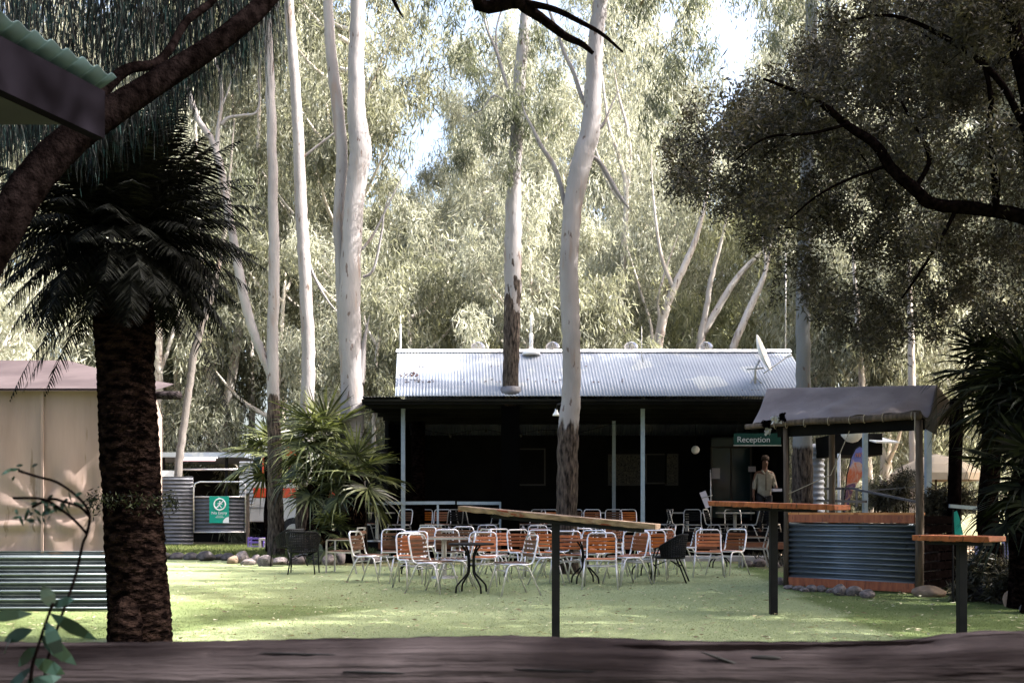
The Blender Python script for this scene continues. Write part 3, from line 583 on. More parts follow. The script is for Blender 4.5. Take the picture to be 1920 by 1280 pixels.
# dark leafy tree on the right
dt = thing('leafy_tree', 'large dark small leaved tree overhanging from the right', 'tree', P(2010, 1110, 13.5) * 1.0)
dt.location.z = 0
mb = MB(); Yd = 13.5
for br in ([(2010, 1180, 60), (2000, 900, 52), (1975, 600, 46), (1950, 420, 40), (1930, 200, 30), (1900, 20, 24), (1880, -150, 16)],
           [(1955, 420, 26), (1900, 396, 24), (1830, 388, 23), (1750, 380, 21), (1712, 358, 20), (1670, 318, 18), (1640, 275, 16), (1590, 235, 13), (1540, 205, 10), (1490, 165, 7), (1430, 150, 4)],
           [(1870, 392, 12), (1872, 330, 14), (1858, 250, 12), (1852, 190, 9), (1840, 110, 6)], [(1930, 250, 12), (1860, 150, 10), (1760, 60, 8), (1660, 30, 5), (1560, 45, 3)],
           [(1712, 358, 9), (1740, 300, 8), (1720, 240, 6), (1690, 190, 4)], [(1590, 235, 6), (1520, 250, 5), (1440, 255, 4), (1380, 300, 2)], [(1660, 312, 6), (1600, 330, 5), (1530, 370, 4), (1470, 420, 2)],
           [(1800, 385, 8), (1770, 440, 6), (1730, 500, 5), (1690, 560, 3)]):
    p_, q_ = smoothpath([(P(a, b_, Yd - 1.2) + Vector((0, random.uniform(-.1, .1), 0)), c * Yd / F / 2) for a, b_, c in br], 6); mb.tube(p_, q_, 10, rough=.06)
mb.build('trunk', m_darkbark, dt, smooth=True)
mb = MB(); rr = random.Random(11); cs = []; rs = []
outline = [(1560, 20), (1480, 150), (1330, 200), (1290, 260), (1270, 330), (1300, 400), (1420, 430), (1480, 520), (1530, 600), (1640, 640), (1760, 640), (1940, 640), (1980, -60), (1620, -60)]
def inside(x, y):
    c = False; j = len(outline) - 1
    for i in range(len(outline)):
        (xi, yi), (xj, yj) = outline[i], outline[j]
        if (yi > y) != (yj > y) and x < (xj - xi) * (y - yi) / (yj - yi) + xi: c = not c
        j = i
    return c
while len(cs) < 330:
    a, b_ = rr.uniform(1260, 2080), rr.uniform(-160, 650)
    if a < 1960 and b_ > -60 and not inside(a, b_): continue
    if b_ > 400 and rr.random() < .25: continue
    q = P(a, b_, Yd + rr.uniform(-1.5, 2.8)); cs.append(q); rs.append(rr.uniform(.28, .5))
    if rr.random() < .5:
        e = q + Vector((rr.uniform(-.6, .6), rr.uniform(-.4, .4), rr.uniform(-.5, .3))); mb.tube([q, (q + e) / 2 + Vector((0, 0, .06)), e], [.012, .008, .004], 4)
tag(mb.build('twigs', m_darkbark, dt, smooth=True), kind='stuff')
p, q = clump_pts(cs, rs, 560, (1, 1, .8), 14, .21)
leafmesh('crown', p, .085, .023, lf_dark, dt, clumprnd=q, droop=.1, spread=1.0)

# ------------------------------------------------------------------ near overhead tree: bough across the top left, weeping foliage
nt_ = thing('weeping_tree', 'dark weeping tree with a thick bough crossing the top left', 'tree', (-2.9, 5.2, 0))
mb = MB()
def bough(Yb, br, seg=14, rg=.03):
    p_, q_ = smoothpath([(P(a, b_, yb), c * yb / F / 2) for a, b_, c, yb in br], 7); mb.tube(p_, q_, seg, rough=rg)
bough(0, [(-230, 900, 90, 5.0), (-120, 640, 82, 5.2), (0, 440, 70, 5.3), (60, 340, 66, 5.4), (130, 265, 60, 5.5), (200, 215, 52, 5.6), (300, 150, 44, 5.8), (400, 85, 38, 6.0), (470, 30, 36, 6.2), (530, -30, 30, 6.4), (640, -140, 26, 6.8), (800, -260, 22, 7.2)])
bough(0, [(170, 235, 26, 5.6), (195, 170, 24, 5.7), (240, 130, 20, 5.8), (290, 120, 17, 6), (320, 90, 15, 6.1), (350, 40, 14, 6.3), (400, 0, 12, 6.5), (430, -60, 9, 6.7)])
bough(0, [(-120, 640, 50, 5.2), (-260, 300, 46, 5.0), (-300, 0, 40, 4.8), (-200, -250, 34, 4.8)])
bough(0, [(700, -60, 10, 6.5), (735, -5, 8, 6.5), (745, 15, 6, 6.5), (755, 32, 3, 6.5)])
mb.build('trunk', m_darkbark, nt_, smooth=True)
mb = MB(); rr = random.Random(21)
def strand(x, y, Yb, Lpx, seg=7):
    p0 = P(x, y, Yb); L = Lpx * Yb / F; dx, dy = rr.uniform(-.28, .28), rr.uniform(-.2, .2); pts = []
    for k in range(seg):
        t = k / (seg - 1); pts.append(p0 + Vector((dx * L * t * (1.6 - t) + rr.gauss(0, .004), dy * L * t, -L * t)))
    wv = rr.uniform(.004, .012); mb.ribbon(pts, [wv * (1 - .75 * k / (seg - 1)) for k in range(seg)], (math.cos(rr.uniform(-1.2, 1.2)), math.sin(rr.uniform(-1.2, 1.2)), 0))
for k in range(3400):
    x = rr.uniform(-40, 520); base = np.interp(x, [-40, 180, 330, 520], [130, 95, 60, 10]); y0 = rr.uniform(-200, base)
    strand(x, y0, rr.uniform(6.5, 8.2), rr.uniform(60, 210))
for k in range(900):
    x = rr.uniform(-40, 130); strand(x, rr.uniform(130, 220), rr.uniform(5.6, 7), rr.uniform(40, 180 - x * .5))
for k in range(500):
    x = rr.uniform(150, 470); base = np.interp(x, [150, 300, 470], [235, 150, 40]); strand(x, base + rr.uniform(-10, 40), rr.uniform(6.2, 7.5), rr.uniform(30, 110))
mb.build('foliage', lf_weep, nt_, attr='rnd')
# crown above and behind the camera (its tips show at the top of the picture)
ot = thing('shade_tree', 'tree overhead whose two dark bare twigs cross the top centre', 'tree', (3.2, -1.5, 0))
mb = MB()
p_, q_ = smoothpath([(Vector((3.2, -1.5, -.1)), .28), (Vector((3.1, -1.3, 2.5)), .24), (Vector((2.6, -.6, 5)), .19), (Vector((1.8, 1.5, 6.4)), .12), (Vector((1.0, 4.2, 6.2)), .07), (P(900, -60, 7.0), .05), (P(975, 5, 7.2), .046), (P(1020, 38, 7.3), .034), (P(1060, 68, 7.3), .028), (P(1090, 82, 7.3), .022), (P(1112, 100, 7.3), .014)], 6); mb.tube(p_, q_, 12, rough=.05)
p_, q_ = smoothpath([(P(985, 5, 7.2), .026), (P(1040, 18, 7.2), .022), (P(1090, 42, 7.2), .018), (P(1130, 65, 7.2), .014), (P(1168, 98, 7.2), .008)], 6); mb.tube(p_, q_, 8, rough=.05)
p_, q_ = smoothpath([(Vector((3.1, -1.3, 3.5)), .16), (Vector((5, 1, 6)), .12), (Vector((6.5, 5, 8)), .07), (Vector((7, 8, 9)), .03)], 6); mb.tube(p_, q_, 8, rough=.05)
mb.build('trunk', m_darkbark, ot, smooth=True)
cs = []; rs = []
rr = random.Random(4)
for k in range(150):
    Yc = rr.uniform(-4, 9.5); x = rr.uniform(-2, 9); z_ = max(7.2, CZ + (HZ + 130) * Yc / F) + rr.uniform(0, 3.4); cs.append((x, Yc, z_)); rs.append(rr.uniform(.6, 1.1))
p, q = clump_pts(cs, rs, 330, (1, 1, .6), 8, .33)
leafmesh('crown', p, .14, .05, lf_dark, ot, clumprnd=q, droop=.2, spread=1.0)
ot2 = thing('shade_tree', 'unseen leafy tree added behind and left of the camera for shade', 'tree', (-3.5, -3.5, 0))  # unseen tree added to darken the log, near palm and awning
MB().tube([(-3.5, -3.5, -.1), (-3.4, -3.4, 3), (-3.0, -2.5, 6)], [.3, .24, .14], 12, rough=.05).build('trunk', m_darkbark, ot2, smooth=True)
cs = [(rr.uniform(-9, 4), rr.uniform(-8, 1.0), rr.uniform(3.2, 8.5)) for k in range(130)]; p, q = clump_pts(cs, [rr.uniform(.7, 1.2) for c in cs], 300, (1, 1, .7), 8, .35)
leafmesh('crown', p, .16, .06, lf_dark, ot2, clumprnd=q, droop=.2, spread=1.0)
cs = [(rr.uniform(-9, -3.2), rr.uniform(1, 12), rr.uniform(8.5, 11)) for k in range(60)]; p, q = clump_pts(cs, [rr.uniform(.7, 1.2) for c in cs], 300, (1, 1, .6), 8, .35)
leafmesh('high_crown', p, .16, .05, lf_dark, ot2, clumprnd=q, droop=.2, spread=1.0)

# ------------------------------------------------------------------ foreground feather palm (left)
fp = thing('feather_palm', 'stout dark trunked feather palm in the left foreground', 'palm', G(262, 1205)); bx = fp.location
mb = MB(); rr = random.Random(8)
prof = [(262, 1208, 114), (262, 1150, 109), (257, 1080, 105), (252, 1000, 104), (248, 930, 100), (244, 860, 104), (240, 780, 101), (236, 700, 99), (234, 620, 106), (232, 560, 100), (232, 500, 90)]
pp_, qq_ = smoothpath([(P(a, b_, bx.y), c * bx.y / F / 2) for a, b_, c in prof], 14)
seg = 56; k0 = len(mb.v)
for i, (c, r) in enumerate(zip(pp_, qq_)):
    for j in range(seg):
        a = 2 * math.pi * j / seg
        sc_ = .5 + .5 * math.sin(i * 1.9 + (j % 4 - 1.5) * .8) ; bmp = 1 + .045 * sc_ + rr.uniform(-.03, .03)
        mb.v.append((c.x + math.cos(a) * r * bmp, c.y + math.sin(a) * r * bmp, c.z))
for i in range(len(pp_) - 1):
    for j in range(seg): mb.f.append((k0 + i * seg + j, k0 + i * seg + (j + 1) % seg, k0 + (i + 1) * seg + (j + 1) % seg, k0 + (i + 1) * seg + j))
mb.tube(smoothpath([(P(238, 1210, bx.y - .34), .13), (P(237, 1165, bx.y - .32), .135), (P(236, 1130, bx.y - .28), .09), (P(236, 1118, bx.y - .26), .03)], 5)[0], [.135, .137, .138, .136, .134, .13, .125, .12, .11, .1, .09, .075, .06, .045, .03, .02][:16], 20, rough=.06)
mb.build('trunk', m_palmtrunk, fp)
mo = []; 
for k in range(700):
    a = rr.uniform(0, 6.28); r = .34 + rr.uniform(-.02, .05); zc = 1.2 + (HZ - 938) * bx.y / F + rr.gauss(0, .045); mo.append((P(248, 938, bx.y).x + r * math.cos(a), bx.y + r * math.sin(a), zc))
tag(leafmesh('moss', np.array(mo), .05, .012, lf_fan_dk, fp, droop=.6, spread=1), kind='stuff')
def pinnate(mb, base, az, el, L, droop, rr, leaf=.26, nlf=42, lw=.019):
    d = Vector((math.cos(az) * math.cos(el), math.sin(az) * math.cos(el), math.sin(el))); pts = []; p = Vector(base); n_ = nlf
    for k in range(n_ + 1):
        pts.append(p.copy()); d = (d + Vector((0, 0, -droop / n_))).normalized(); p = p + d * (L / n_)
    side0 = Vector((-math.sin(az), math.cos(az), 0))
    mb.ribbon(pts[::4], [.03 * (1 - .8 * i / (len(pts[::4]))) for i in range(len(pts[::4]))], side0)
    for k in range(4, n_ + 1):
        t = k / n_; tang = (pts[k] - pts[k - 1]).normalized(); ll = leaf * math.sin(math.pi * (.12 + .86 * t)) ** .7 * (1 if t < .9 else .8)
        upn = side0.cross(tang)
        for s_ in (-1, 1):
            dr = (side0 * s_ * .75 + tang * .65 + upn * (.25) + Vector((rr.gauss(0, .07), rr.gauss(0, .07), rr.gauss(0, .07) - .1))).normalized()
            a = pts[k]; m_ = a + dr * ll * .5; e = a + dr * ll + Vector((0, 0, -.12 * ll)); mb.ribbon([a, m_, e], [lw, lw * .8, .001], tang.lerp(upn, rr.uniform(-.4, .4)))
mb = MB(); top = P(232, 445, bx.y)
for k in range(190):
    az = k * 2.39996 + rr.uniform(-.2, .2); u = k / 190; el = R(88) - u * R(112) + rr.uniform(-.12, .12)
    L = rr.uniform(.95, 1.4) * (1 - .22 * u)
    pinnate(mb, top + Vector((math.cos(az) * .16, math.sin(az) * .16, (.12 - .30 * u))), az, el, L, .8 + .35 * u, rr, leaf=.27)
for az_, el_, L_, dr_ in ((.15, -.15, 1.9, 1.9), (-.3, -.2, 1.75, 1.7), (3.3, -.35, 1.5, 1.3), (3.0, -.5, 1.3, 1.2), (3.6, -.55, 1.35, 1.0)): pinnate(mb, top + Vector((0, 0, -.4)), az_, el_, L_, dr_, rr, leaf=.2)
mb.build('crown', lf_cycad, fp, attr='rnd')

# ------------------------------------------------------------------ fan palms
def fan(mb, base, az, el, pet, Rf, rr, nseg=34, drp=.5, span=R(270), w_=.05):
    d = Vector((math.cos(az) * math.cos(el), math.sin(az) * math.cos(el), math.sin(el)))
    c = Vector(base) + d * pet + Vector((0, 0, -.12 * pet * pet)); sag = Vector((0, 0, -1))
    sd_ = d.cross(Vector((0, 0, 1))); sd_ = sd_.normalized() if sd_.length > .05 else Vector((1, 0, 0)); nn = sd_.cross(d).normalized()
    mb.ribbon([base, (Vector(base) + c) / 2 + Vector((0, 0, .04)), c], [.025, .02, .018], sd_)
    fd = (d * .8 + Vector((0, 0, -.35))).normalized(); nn = sd_.cross(fd).normalized()
    for k in range(nseg):
        a = -span / 2 + span * k / (nseg - 1) + rr.gauss(0, .02); dr = (fd * math.cos(a) + sd_ * math.sin(a) + nn * .10 * (1 if k % 2 else -1)).normalized()
        L = Rf * (1 - .25 * abs(a) / (span / 2)) * rr.uniform(.9, 1.05); sdv = dr.cross(nn).normalized()
        p1 = c + dr * L * .5; p2 = c + dr * L * .8 + sag * L * .05 * drp * 2; p3 = c + dr * L * 1.0 + sag * L * drp * rr.uniform(.15, .5)
        fold = nn * .5 * (1 if k % 2 else -1)
        mb.ribbon([c, c + dr * L * .28, p1, p2, p3], [.008, w_ * 1.0, w_, w_ * .5, .002], sdv + fold)
def fanpalm(label, base, h, rt, fans, Rf, lm, name='fan_palm', seed=1, skirt=0, w_=.048, trunkmat=None, nseg=32):
    t = thing(name, label, 'palm', base); rr = random.Random(seed); b_ = Vector(base)
    mb = MB(); ps = [b_ + Vector((.03 * math.sin(k), 0, h * k / 12 - .05)) for k in range(13)]; mb.tube(ps, [rt * (1.1 - .2 * k / 12) for k in range(13)], 16, rough=.14)
    mb.build('trunk', trunkmat or m_palmtrunk, t)
    mb = MB(); top = b_ + Vector((0, 0, h))
    for k in range(fans):
        az = k * 2.39996 + seed; u = (k + .5) / fans; el = R(80) - u * R(125); fan(mb, top + Vector((0, 0, -.3 * u)), az, el, rr.uniform(.3, .65) * Rf, Rf * rr.uniform(.85, 1.1), rr, drp=.25 + .6 * u, w_=w_, nseg=nseg)
    mb.build('crown', lm, t, attr='rnd')
    if skirt:
        mb = MB()
        for k in range(skirt):
            az = rr.uniform(0, 6.28); zz = rr.uniform(.1, h * .95); fan(mb, b_ + Vector((0, 0, zz)), az, R(-60), .15, .34, rr, nseg=8, drp=1, span=R(120), w_=.03)
        mb.build('dead_fronds', lf_dead, t, attr='rnd')
    return t
g = G(600, 1056)
fanpalm('tallest fan palm in the cluster left of the verandah', P(604, 1048, 23.6) * 1, 2.95, .16, 18, 1.08, lf_fan, seed=3)
kids_ = None
fanpalm('short fan palm crowding the right of the cluster beside the deck', P(667, 1048, 23.0), 2.05, .22, 12, .95, lf_fan, seed=5, skirt=14)
fanpalm('fan palm leaning over the red and cream bus on the left of the cluster', P(590, 1048, 23.3), 1.9, .17, 8, .8, lf_fan, seed=9, skirt=8)
fanpalm('small fan palm behind the slender forked gum', P(503, 1035, 26.0), 2.75, .09, 10, .92, lf_fan, seed=12)
fanpalm('brown tufted young fan palm at the foot of the cluster', P(622, 1052, 22.6), .8, .2, 7, .6, lf_fan, seed=15, skirt=26)
for o in [x for x in bpy.data.objects if x.name.startswith('fan_palm')]: o.location.z = 0
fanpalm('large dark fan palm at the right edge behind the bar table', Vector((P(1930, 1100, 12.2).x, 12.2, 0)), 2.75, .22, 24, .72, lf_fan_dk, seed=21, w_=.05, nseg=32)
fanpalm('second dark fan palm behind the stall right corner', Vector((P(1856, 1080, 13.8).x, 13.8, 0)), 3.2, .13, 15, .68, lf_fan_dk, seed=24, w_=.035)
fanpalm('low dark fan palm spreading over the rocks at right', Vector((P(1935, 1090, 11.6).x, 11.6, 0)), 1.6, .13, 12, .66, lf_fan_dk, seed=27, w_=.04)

# ------------------------------------------------------------------ foreground sprig bottom left
sp = thing('leafy_sprig', 'leafy twig with broad green leaves at the bottom left corner', 'plant', P(60, 1280, 1.95)); sp.location.z = 0
mb = MB(); rr = random.Random(31)
q1, r1 = smoothpath([(Vector((sp.location.x, 1.95, 0)), .006), (P(70, 1380, 1.95), .005), (P(58, 1270, 1.95), .004), (P(75, 1200, 1.95), .003), (P(92, 1150, 1.95), .002), (P(100, 1130, 1.95), .0012)], 6)
mb.tube(q1, r1, 6); mb.build('stem', m_darkbark, sp, smooth=True)
mb = MB()
def leaf(p, d, L, W, nrm):
    p = Vector(p); d = Vector(d).normalized(); s_ = d.cross(Vector(nrm)).normalized(); n_ = s_.cross(d)
    mb.ribbon([p, p + d * L * .25, p + d * L * .5 - n_ * L * .03, p + d * L * .78 - n_ * L * .08, p + d * L - n_ * L * .16], [.003, W * .8, W, W * .65, .001], s_)
for px, py, dx, dz, L in ((60, 1150, -60, 0, 90), (95, 1150, 40, 30, 95), (88, 1165, 30, 60, 80), (60, 1180, -62, 20, 75), (75, 1190, 35, 30, 85), (70, 1215, -60, 35, 80), (62, 1235, 30, 25, 70), (60, 1250, -50, 45, 85), (55, 1270, 10, 60, 70), (98, 1140, -10, -25, 50), (100, 1135, 25, -10, 45), (20, 1200, -30, 20, 60), (40, 1290, 60, -20, 70)):
    leaf(P(px, py, 1.95), (dx / 60, rr.uniform(-.5, .5), -dz / 60), L * 1.95 / F, .028, (rr.uniform(-.6, .6), -1, rr.uniform(.2, 1)))
mb.build('leaves', lf_twig, sp, attr='rnd')
sp = thing('twig_plant', 'thin arching reddish twig with sparse leaves before the canvas tent', 'plant', (P(90, 1280, 2.05).x, 2.05, 0))
mb = MB()
for pp0 in ([(70, 1420, 5), (85, 1260, 4.5), (110, 1170, 4.5), (140, 1085, 4), (155, 1020, 4), (163, 1000, 3.5), (168, 965, 3), (150, 935, 2.2), (110, 905, 1.8), (70, 893, 1.3), (35, 882, 1)], [(163, 1000, 2.5), (140, 975, 2), (115, 955, 1.6), (80, 935, 1.3), (25, 933, 1)], [(168, 968, 2), (150, 950, 1.6), (120, 940, 1.4), (95, 935, 1.2), (60, 950, .9)]):
    q1, r1 = smoothpath([(P(a, b_, 2.05), c * 2.05 / F / 2) for a, b_, c in pp0], 5); mb.tube(q1, r1, 5)
mb.build('stem', m_darkbark, sp, smooth=True)
mb = MB()
for k in range(46):
    px, py = rr.choice([(110, 940), (85, 955), (60, 960), (55, 970), (45, 885), (130, 938), (90, 940), (100, 950)]); px += rr.gauss(0, 14); py += rr.gauss(0, 7)
    leaf(P(px, py, 2.05), (rr.uniform(-1, .6), rr.uniform(-.4, .4), rr.uniform(-1, .1)), rr.uniform(.012, .026), .007, (rr.uniform(-1, 1), -1, .4))
mb.build('leaves', lf_twig, sp, attr='rnd')

# ------------------------------------------------------------------ awning corner, top left
aw = thing('awning', 'dark awning corner with a translucent corrugated edge at top left', 'awning', (-1.9, 3.4, 0))
e0 = Vector((-1.655, 4.0, 2.86)); ed = Vector((-.36, -.93, 0)).normalized(); out_ = Vector((.93, -.36, 0))
MB().beam(e0 + Vector((0, 0, -.075)), e0 + ed * 2.6 + Vector((0, 0, -.075)), .05, .19).build('fascia', M('dull mauve fascia', (.003, .0025, .0035), (.007, .006, .0085), 3, 1, spec=0), aw)
m_trans = leafmat('translucent corrugated roofing', (.05, .08, .085), (.07, .10, .105), (.09, .125, .13), trans=.3, rough=.3, tcol=(1, 1.1, 1.1))
MB().corr(e0 + Vector((0, .03, .035)) + out_ * .07 + Vector((0, 0, .045)), (-out_ + Vector((0, 0, -.40))), ed, .2, 2.6, .076, .012).build('roof_sheet', m_trans, aw, smooth=True, solid=.004)
MB().add([tuple(e0 + Vector((0, 0, -.10))), tuple(e0 + ed * 2.6 + Vector((0, 0, -.10))), tuple(e0 + ed * 2.6 - out_ * 1.6 + Vector((0, 0, .12))), tuple(e0 - out_ * 1.6 + Vector((0, 0, .12)))], [(0, 1, 2, 3)]).build('ceiling', m_black, aw, solid=.02)
MB().beam((-2.9, 4.3, 0), (-2.9, 4.3, 2.9), .09, .09).build('post', m_postwood, aw)

# ------------------------------------------------------------------ canvas tent left
Yt = 11.9; X1 = P(287, 0, Yt).x; zs = CZ - (1036 - HZ) * Yt / F; ze = CZ + (HZ - 728) * Yt / F
tn = thing('canvas_tent', 'beige canvas walled tent with brown roof at the left edge', 'tent', (-7, Yt, 0))
mb = MB(); nx, nz_ = 120, 50; x0 = -10.5; rr = random.Random(2); k0 = 0
seams = [x0 + k * 1.15 for k in range(1, 6)]
for j in range(nz_ + 1):
    for i in range(nx + 1):
        x = x0 + (X1 - x0) * i / nx; z_ = zs - .05 + (ze - zs + .05) * j / nz_
        d = .012 * math.sin(x * 9 + .5 * math.sin(z_ * 3)) + .02 * math.sin(x * 2.3 + z_) * (1 - j / nz_)
        for cx_, cz_ in ((P(78, 0, Yt).x, 1.2), (P(185, 0, Yt).x, 1.2)):
            dd = math.hypot(x - cx_, z_ - cz_); an = math.atan2(z_ - cz_, x - cx_); d += .035 * math.exp(-dd * 2.6) * math.sin(an * 9) * min(1, dd * 6)
        fold = math.exp(-((z_ - (zs + .33)) / .05) ** 2) * .03 - math.exp(-((z_ - (zs + .24)) / .03) ** 2) * .02
        d += fold * (.6 + .4 * math.sin(x * 4))
        mb.v.append((x, Yt - d, z_))
for j in range(nz_):
    for i in range(nx): a = j * (nx + 1) + i; mb.f.append((a, a + 1, a + nx + 2, a + nx + 1))
mb.build('wall', m_canvas, tn, smooth=True)
mb = MB()
for px_ in (82,): mb.box((P(px_, 0, Yt).x, Yt - .035, (zs + ze) / 2), (.03, .012, ze - zs))
mb.build('seam', m_canvas, tn)
mb = MB(); nn_ = 14
for j in range(nn_ + 1):
    for i in range(41):
        x = -10.5 + (X1 - .0 - (-10.5)) * i / 40; t = j / nn_; xr = min(x, P(128, 0, 14.2).x + (1 - t) * 3.2)
        mb.v.append((xr if xr < x else x, Yt - .12 + 2.4 * t, ze - .04 + .72 * t ** 1.1 - .05 * math.sin(math.pi * t)))
for j in range(nn_):
    for i in range(40): a = j * 41 + i; mb.f.append((a, a + 1, a + 42, a + 41))
mb.build('roof', m_canvas_roof, tn, smooth=True)
MB().add([(X1, Yt, zs), (P(304, 0, Yt + 2.6).x, Yt + 2.6, zs), (P(304, 0, Yt + 2.6).x, Yt + 2.6, ze - .1), (X1, Yt, ze)], [(0, 1, 2, 3)]).build('side_wall', m_canvas, tn)
MB().tube([(X1 - .45, Yt + .35, 2.62), (P(333, 0, 11.7).x, 11.75, 2.56)], .05, 12).build('ridge_pole', m_log, tn, smooth=True)
MB().corr((-10.5, Yt - .05, 0.02), (1, 0, 0), (0, 0, 1), 6.3, .70, .10, .036).build('skirt', m_skirt, tn, smooth=True, solid=.002)
MB().tube([(-10.5, Yt - .07, ze - .02), (X1 + .02, Yt - .07, ze - .02)], .012, 6).build('eave_rope', m_darkbark, tn)

# ------------------------------------------------------------------ service yard at the left
Yf = 31.5
fpn = thing('fence_panel', 'tall corrugated iron fence panel beside the canvas tent', 'fence', P(332, 1028, Yf)); fpn.location.z = 0
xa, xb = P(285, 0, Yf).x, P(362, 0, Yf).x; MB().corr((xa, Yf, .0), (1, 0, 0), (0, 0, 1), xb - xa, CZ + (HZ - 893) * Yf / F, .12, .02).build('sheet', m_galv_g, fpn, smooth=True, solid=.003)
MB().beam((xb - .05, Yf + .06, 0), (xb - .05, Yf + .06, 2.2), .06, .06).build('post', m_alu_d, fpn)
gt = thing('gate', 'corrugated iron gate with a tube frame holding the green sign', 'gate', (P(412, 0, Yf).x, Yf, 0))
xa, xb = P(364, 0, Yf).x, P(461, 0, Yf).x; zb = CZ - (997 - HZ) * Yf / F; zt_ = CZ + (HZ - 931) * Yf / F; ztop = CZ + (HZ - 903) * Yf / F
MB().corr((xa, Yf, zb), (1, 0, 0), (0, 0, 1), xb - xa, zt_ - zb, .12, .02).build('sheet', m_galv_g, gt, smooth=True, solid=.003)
mb = MB(); mb.tube([(xa, Yf - .03, zb), (xa, Yf - .03, ztop - .2), (xa + .05, Yf - .03, ztop - .05), (xa + .2, Yf - .03, ztop), (xb - .1, Yf - .03, ztop), (xb, Yf - .03, ztop - .1), (xb, Yf - .03, zb)], .025, 8)
mb.tube([(xa, Yf - .03, zt_), (xb, Yf - .03, zt_)], .022, 8); mb.tube([(xa, Yf - .03, zb), (xb, Yf - .03, zb)], .022, 8); mb.build('frame', m_alu, gt, smooth=True)
MB().beam((xb + .06, Yf, 0), (xb + .06, Yf, zt_ + .1), .09, .09).build('post', m_postwood, gt)
def text(name, body, size, loc, m, parent, rz=0, ext=.002, align='CENTER'):
    cu = bpy.data.curves.new(name, 'FONT'); cu.body = body; cu.size = size; cu.extrude = ext; cu.align_x = align; cu.materials.append(m)
    o = bpy.data.objects.new(name, cu); col.objects.link(o); o.parent = parent
    o.location = Vector(loc) - root_loc(parent); o.rotation_euler = (R(90), 0, rz)
    bpy.context.view_layer.update(); me = bpy.data.meshes.new_from_object(o.evaluated_get(bpy.context.evaluated_depsgraph_get())); o2 = bpy.data.objects.new(name + '_text', me)
    col.objects.link(o2); o2.parent = parent; o2.location = o.location; o2.rotation_euler = o.rotation_euler; bpy.data.objects.remove(o); o2.name = name; return o2
sg = thing('sign', 'green no entry sign with a white crossed circle on the corrugated gate', 'sign', P(411, 955, Yf - .06))
c = P(411, 955, Yf - .06); sw = 37 * Yf / F; sh = 50 * Yf / F
MB().box(c, (sw, .012, sh)).build('panel', m_teal, sg, bevel=.004)
mb = MB(); cc = P(412, 945, Yf - .075); ro = 10.5 * Yf / F
ring = [(cc + Vector((math.cos(t) * ro, 0, math.sin(t) * ro))) for t in np.linspace(0, 2 * math.pi, 37)]; mb.tube(ring, .022, 6, cap=False)
mb.beam(cc + Vector((-ro * .7, 0, -ro * .7)), cc + Vector((ro * .7, 0, ro * .7)), .008, .035)
mb.lathe(cc + Vector((0, 0, .085)), [(.001, -.022), (.02, -.01), (.022, 0), (.02, .01), (.001, .022)], 8); mb.beam(cc + Vector((0, .002, .06)), cc + Vector((-.01, .002, -.02)), .006, .05)
mb.beam(cc + Vector((0, .002, .04)), cc + Vector((.08, .002, .0)), .006, .02); mb.beam(cc + Vector((0, .002, .04)), cc + Vector((-.08, .002, .02)), .006, .02)
mb.beam(cc + Vector((-.01, .002, -.02)), cc + Vector((.06, .002, -.11)), .006, .025); mb.beam(cc + Vector((-.01, .002, -.02)), cc + Vector((-.07, .002, -.10)), .006, .025)
mb.build('symbol', m_white, sg)
text('lettering', 'No Entry', .13, P(411, 963.5, Yf - .07), m_white, sg)
mb = MB(); mb.box(P(412, 966.5, Yf - .07), (.20, .004, .012)); mb.box(P(412, 969.5, Yf - .07), (.27, .004, .012)); mb.build('small_print', m_white, sg)
mb = MB(); cor = c + Vector((sw / 2 - .004, -.009, -sh / 2 + .004)); vs = [cor] + [cor + Vector((-math.cos(t) * .19, 0, math.sin(t) * .19)) for t in np.linspace(0, math.pi / 2, 9)]
mb.add(vs, [(0, i, i + 1) for i in range(1, 9)]); mb.build('emblem', m_white, sg)
# carport
cp = thing('carport', 'low open carport with a thin white roof behind the gate', 'carport', (P(380, 0, 35).x, 35, 0))
Yc = 33.0; zr = CZ + (HZ - 852) * Yc / F; xa, xb = P(240, 0, Yc).x, P(457, 0, Yc).x
mb = MB(); mb.box(((xa + xb) / 2, Yc + 2.5, zr), (xb - xa, 5, .16)); mb.build('roof', m_galv, cp)
mb = MB(); mb.box(((xa + xb) / 2, Yc + 5.2, 1.4), (xb - xa, .1, 2.8)); mb.box((xb + .1, Yc + 3.6, 1.4), (.1, 3.2, 2.8)); mb.build('wall', m_darkwall, cp)
for px_ in (300, 420): MB().beam((P(px_, 0, Yc).x, Yc + .3, 0), (P(px_, 0, Yc).x, Yc + .3, zr), .08, .08).build('post', m_black, cp)
mb = MB(); mb.tube([P(335, 880, Yc), P(447, 880, Yc)], .035, 6); mb.build('rail', m_alu, cp, smooth=True)
MB().box(P(316, 888, Yc), (.62, .05, .22)).build('panel', m_white, cp)
MB().corr(P(449, 945, Yc - .6), (1, 0, 0), (0, 0, 1), .45, 1.4, .12, .03).build('slatted_panel', m_alu_d, cp, smooth=True)
m_lamp = bpy.data.materials.new('pink lit tube'); m_lamp.use_nodes = True; bb = m_lamp.node_tree.nodes['Principled BSDF']; bb.inputs['Emission Color'].default_value = (1, .62, .68, 1); bb.inputs['Emission Strength'].default_value = .55; bb.inputs['Base Color'].default_value = (.8, .6, .62, 1)
fl = thing('tube_lamp', 'pink glowing fluorescent tube under the carport roof edge', 'lamp', P(373, 860, Yc - .1))
MB().box(P(373, 857.5, Yc - .1), (1.2, .08, .06)).build('housing', m_white, fl); MB().tube([P(342, 861.5, Yc - .12), P(404, 861.5, Yc - .12)], .035, 8).build('tube', m_lamp, fl, smooth=True)
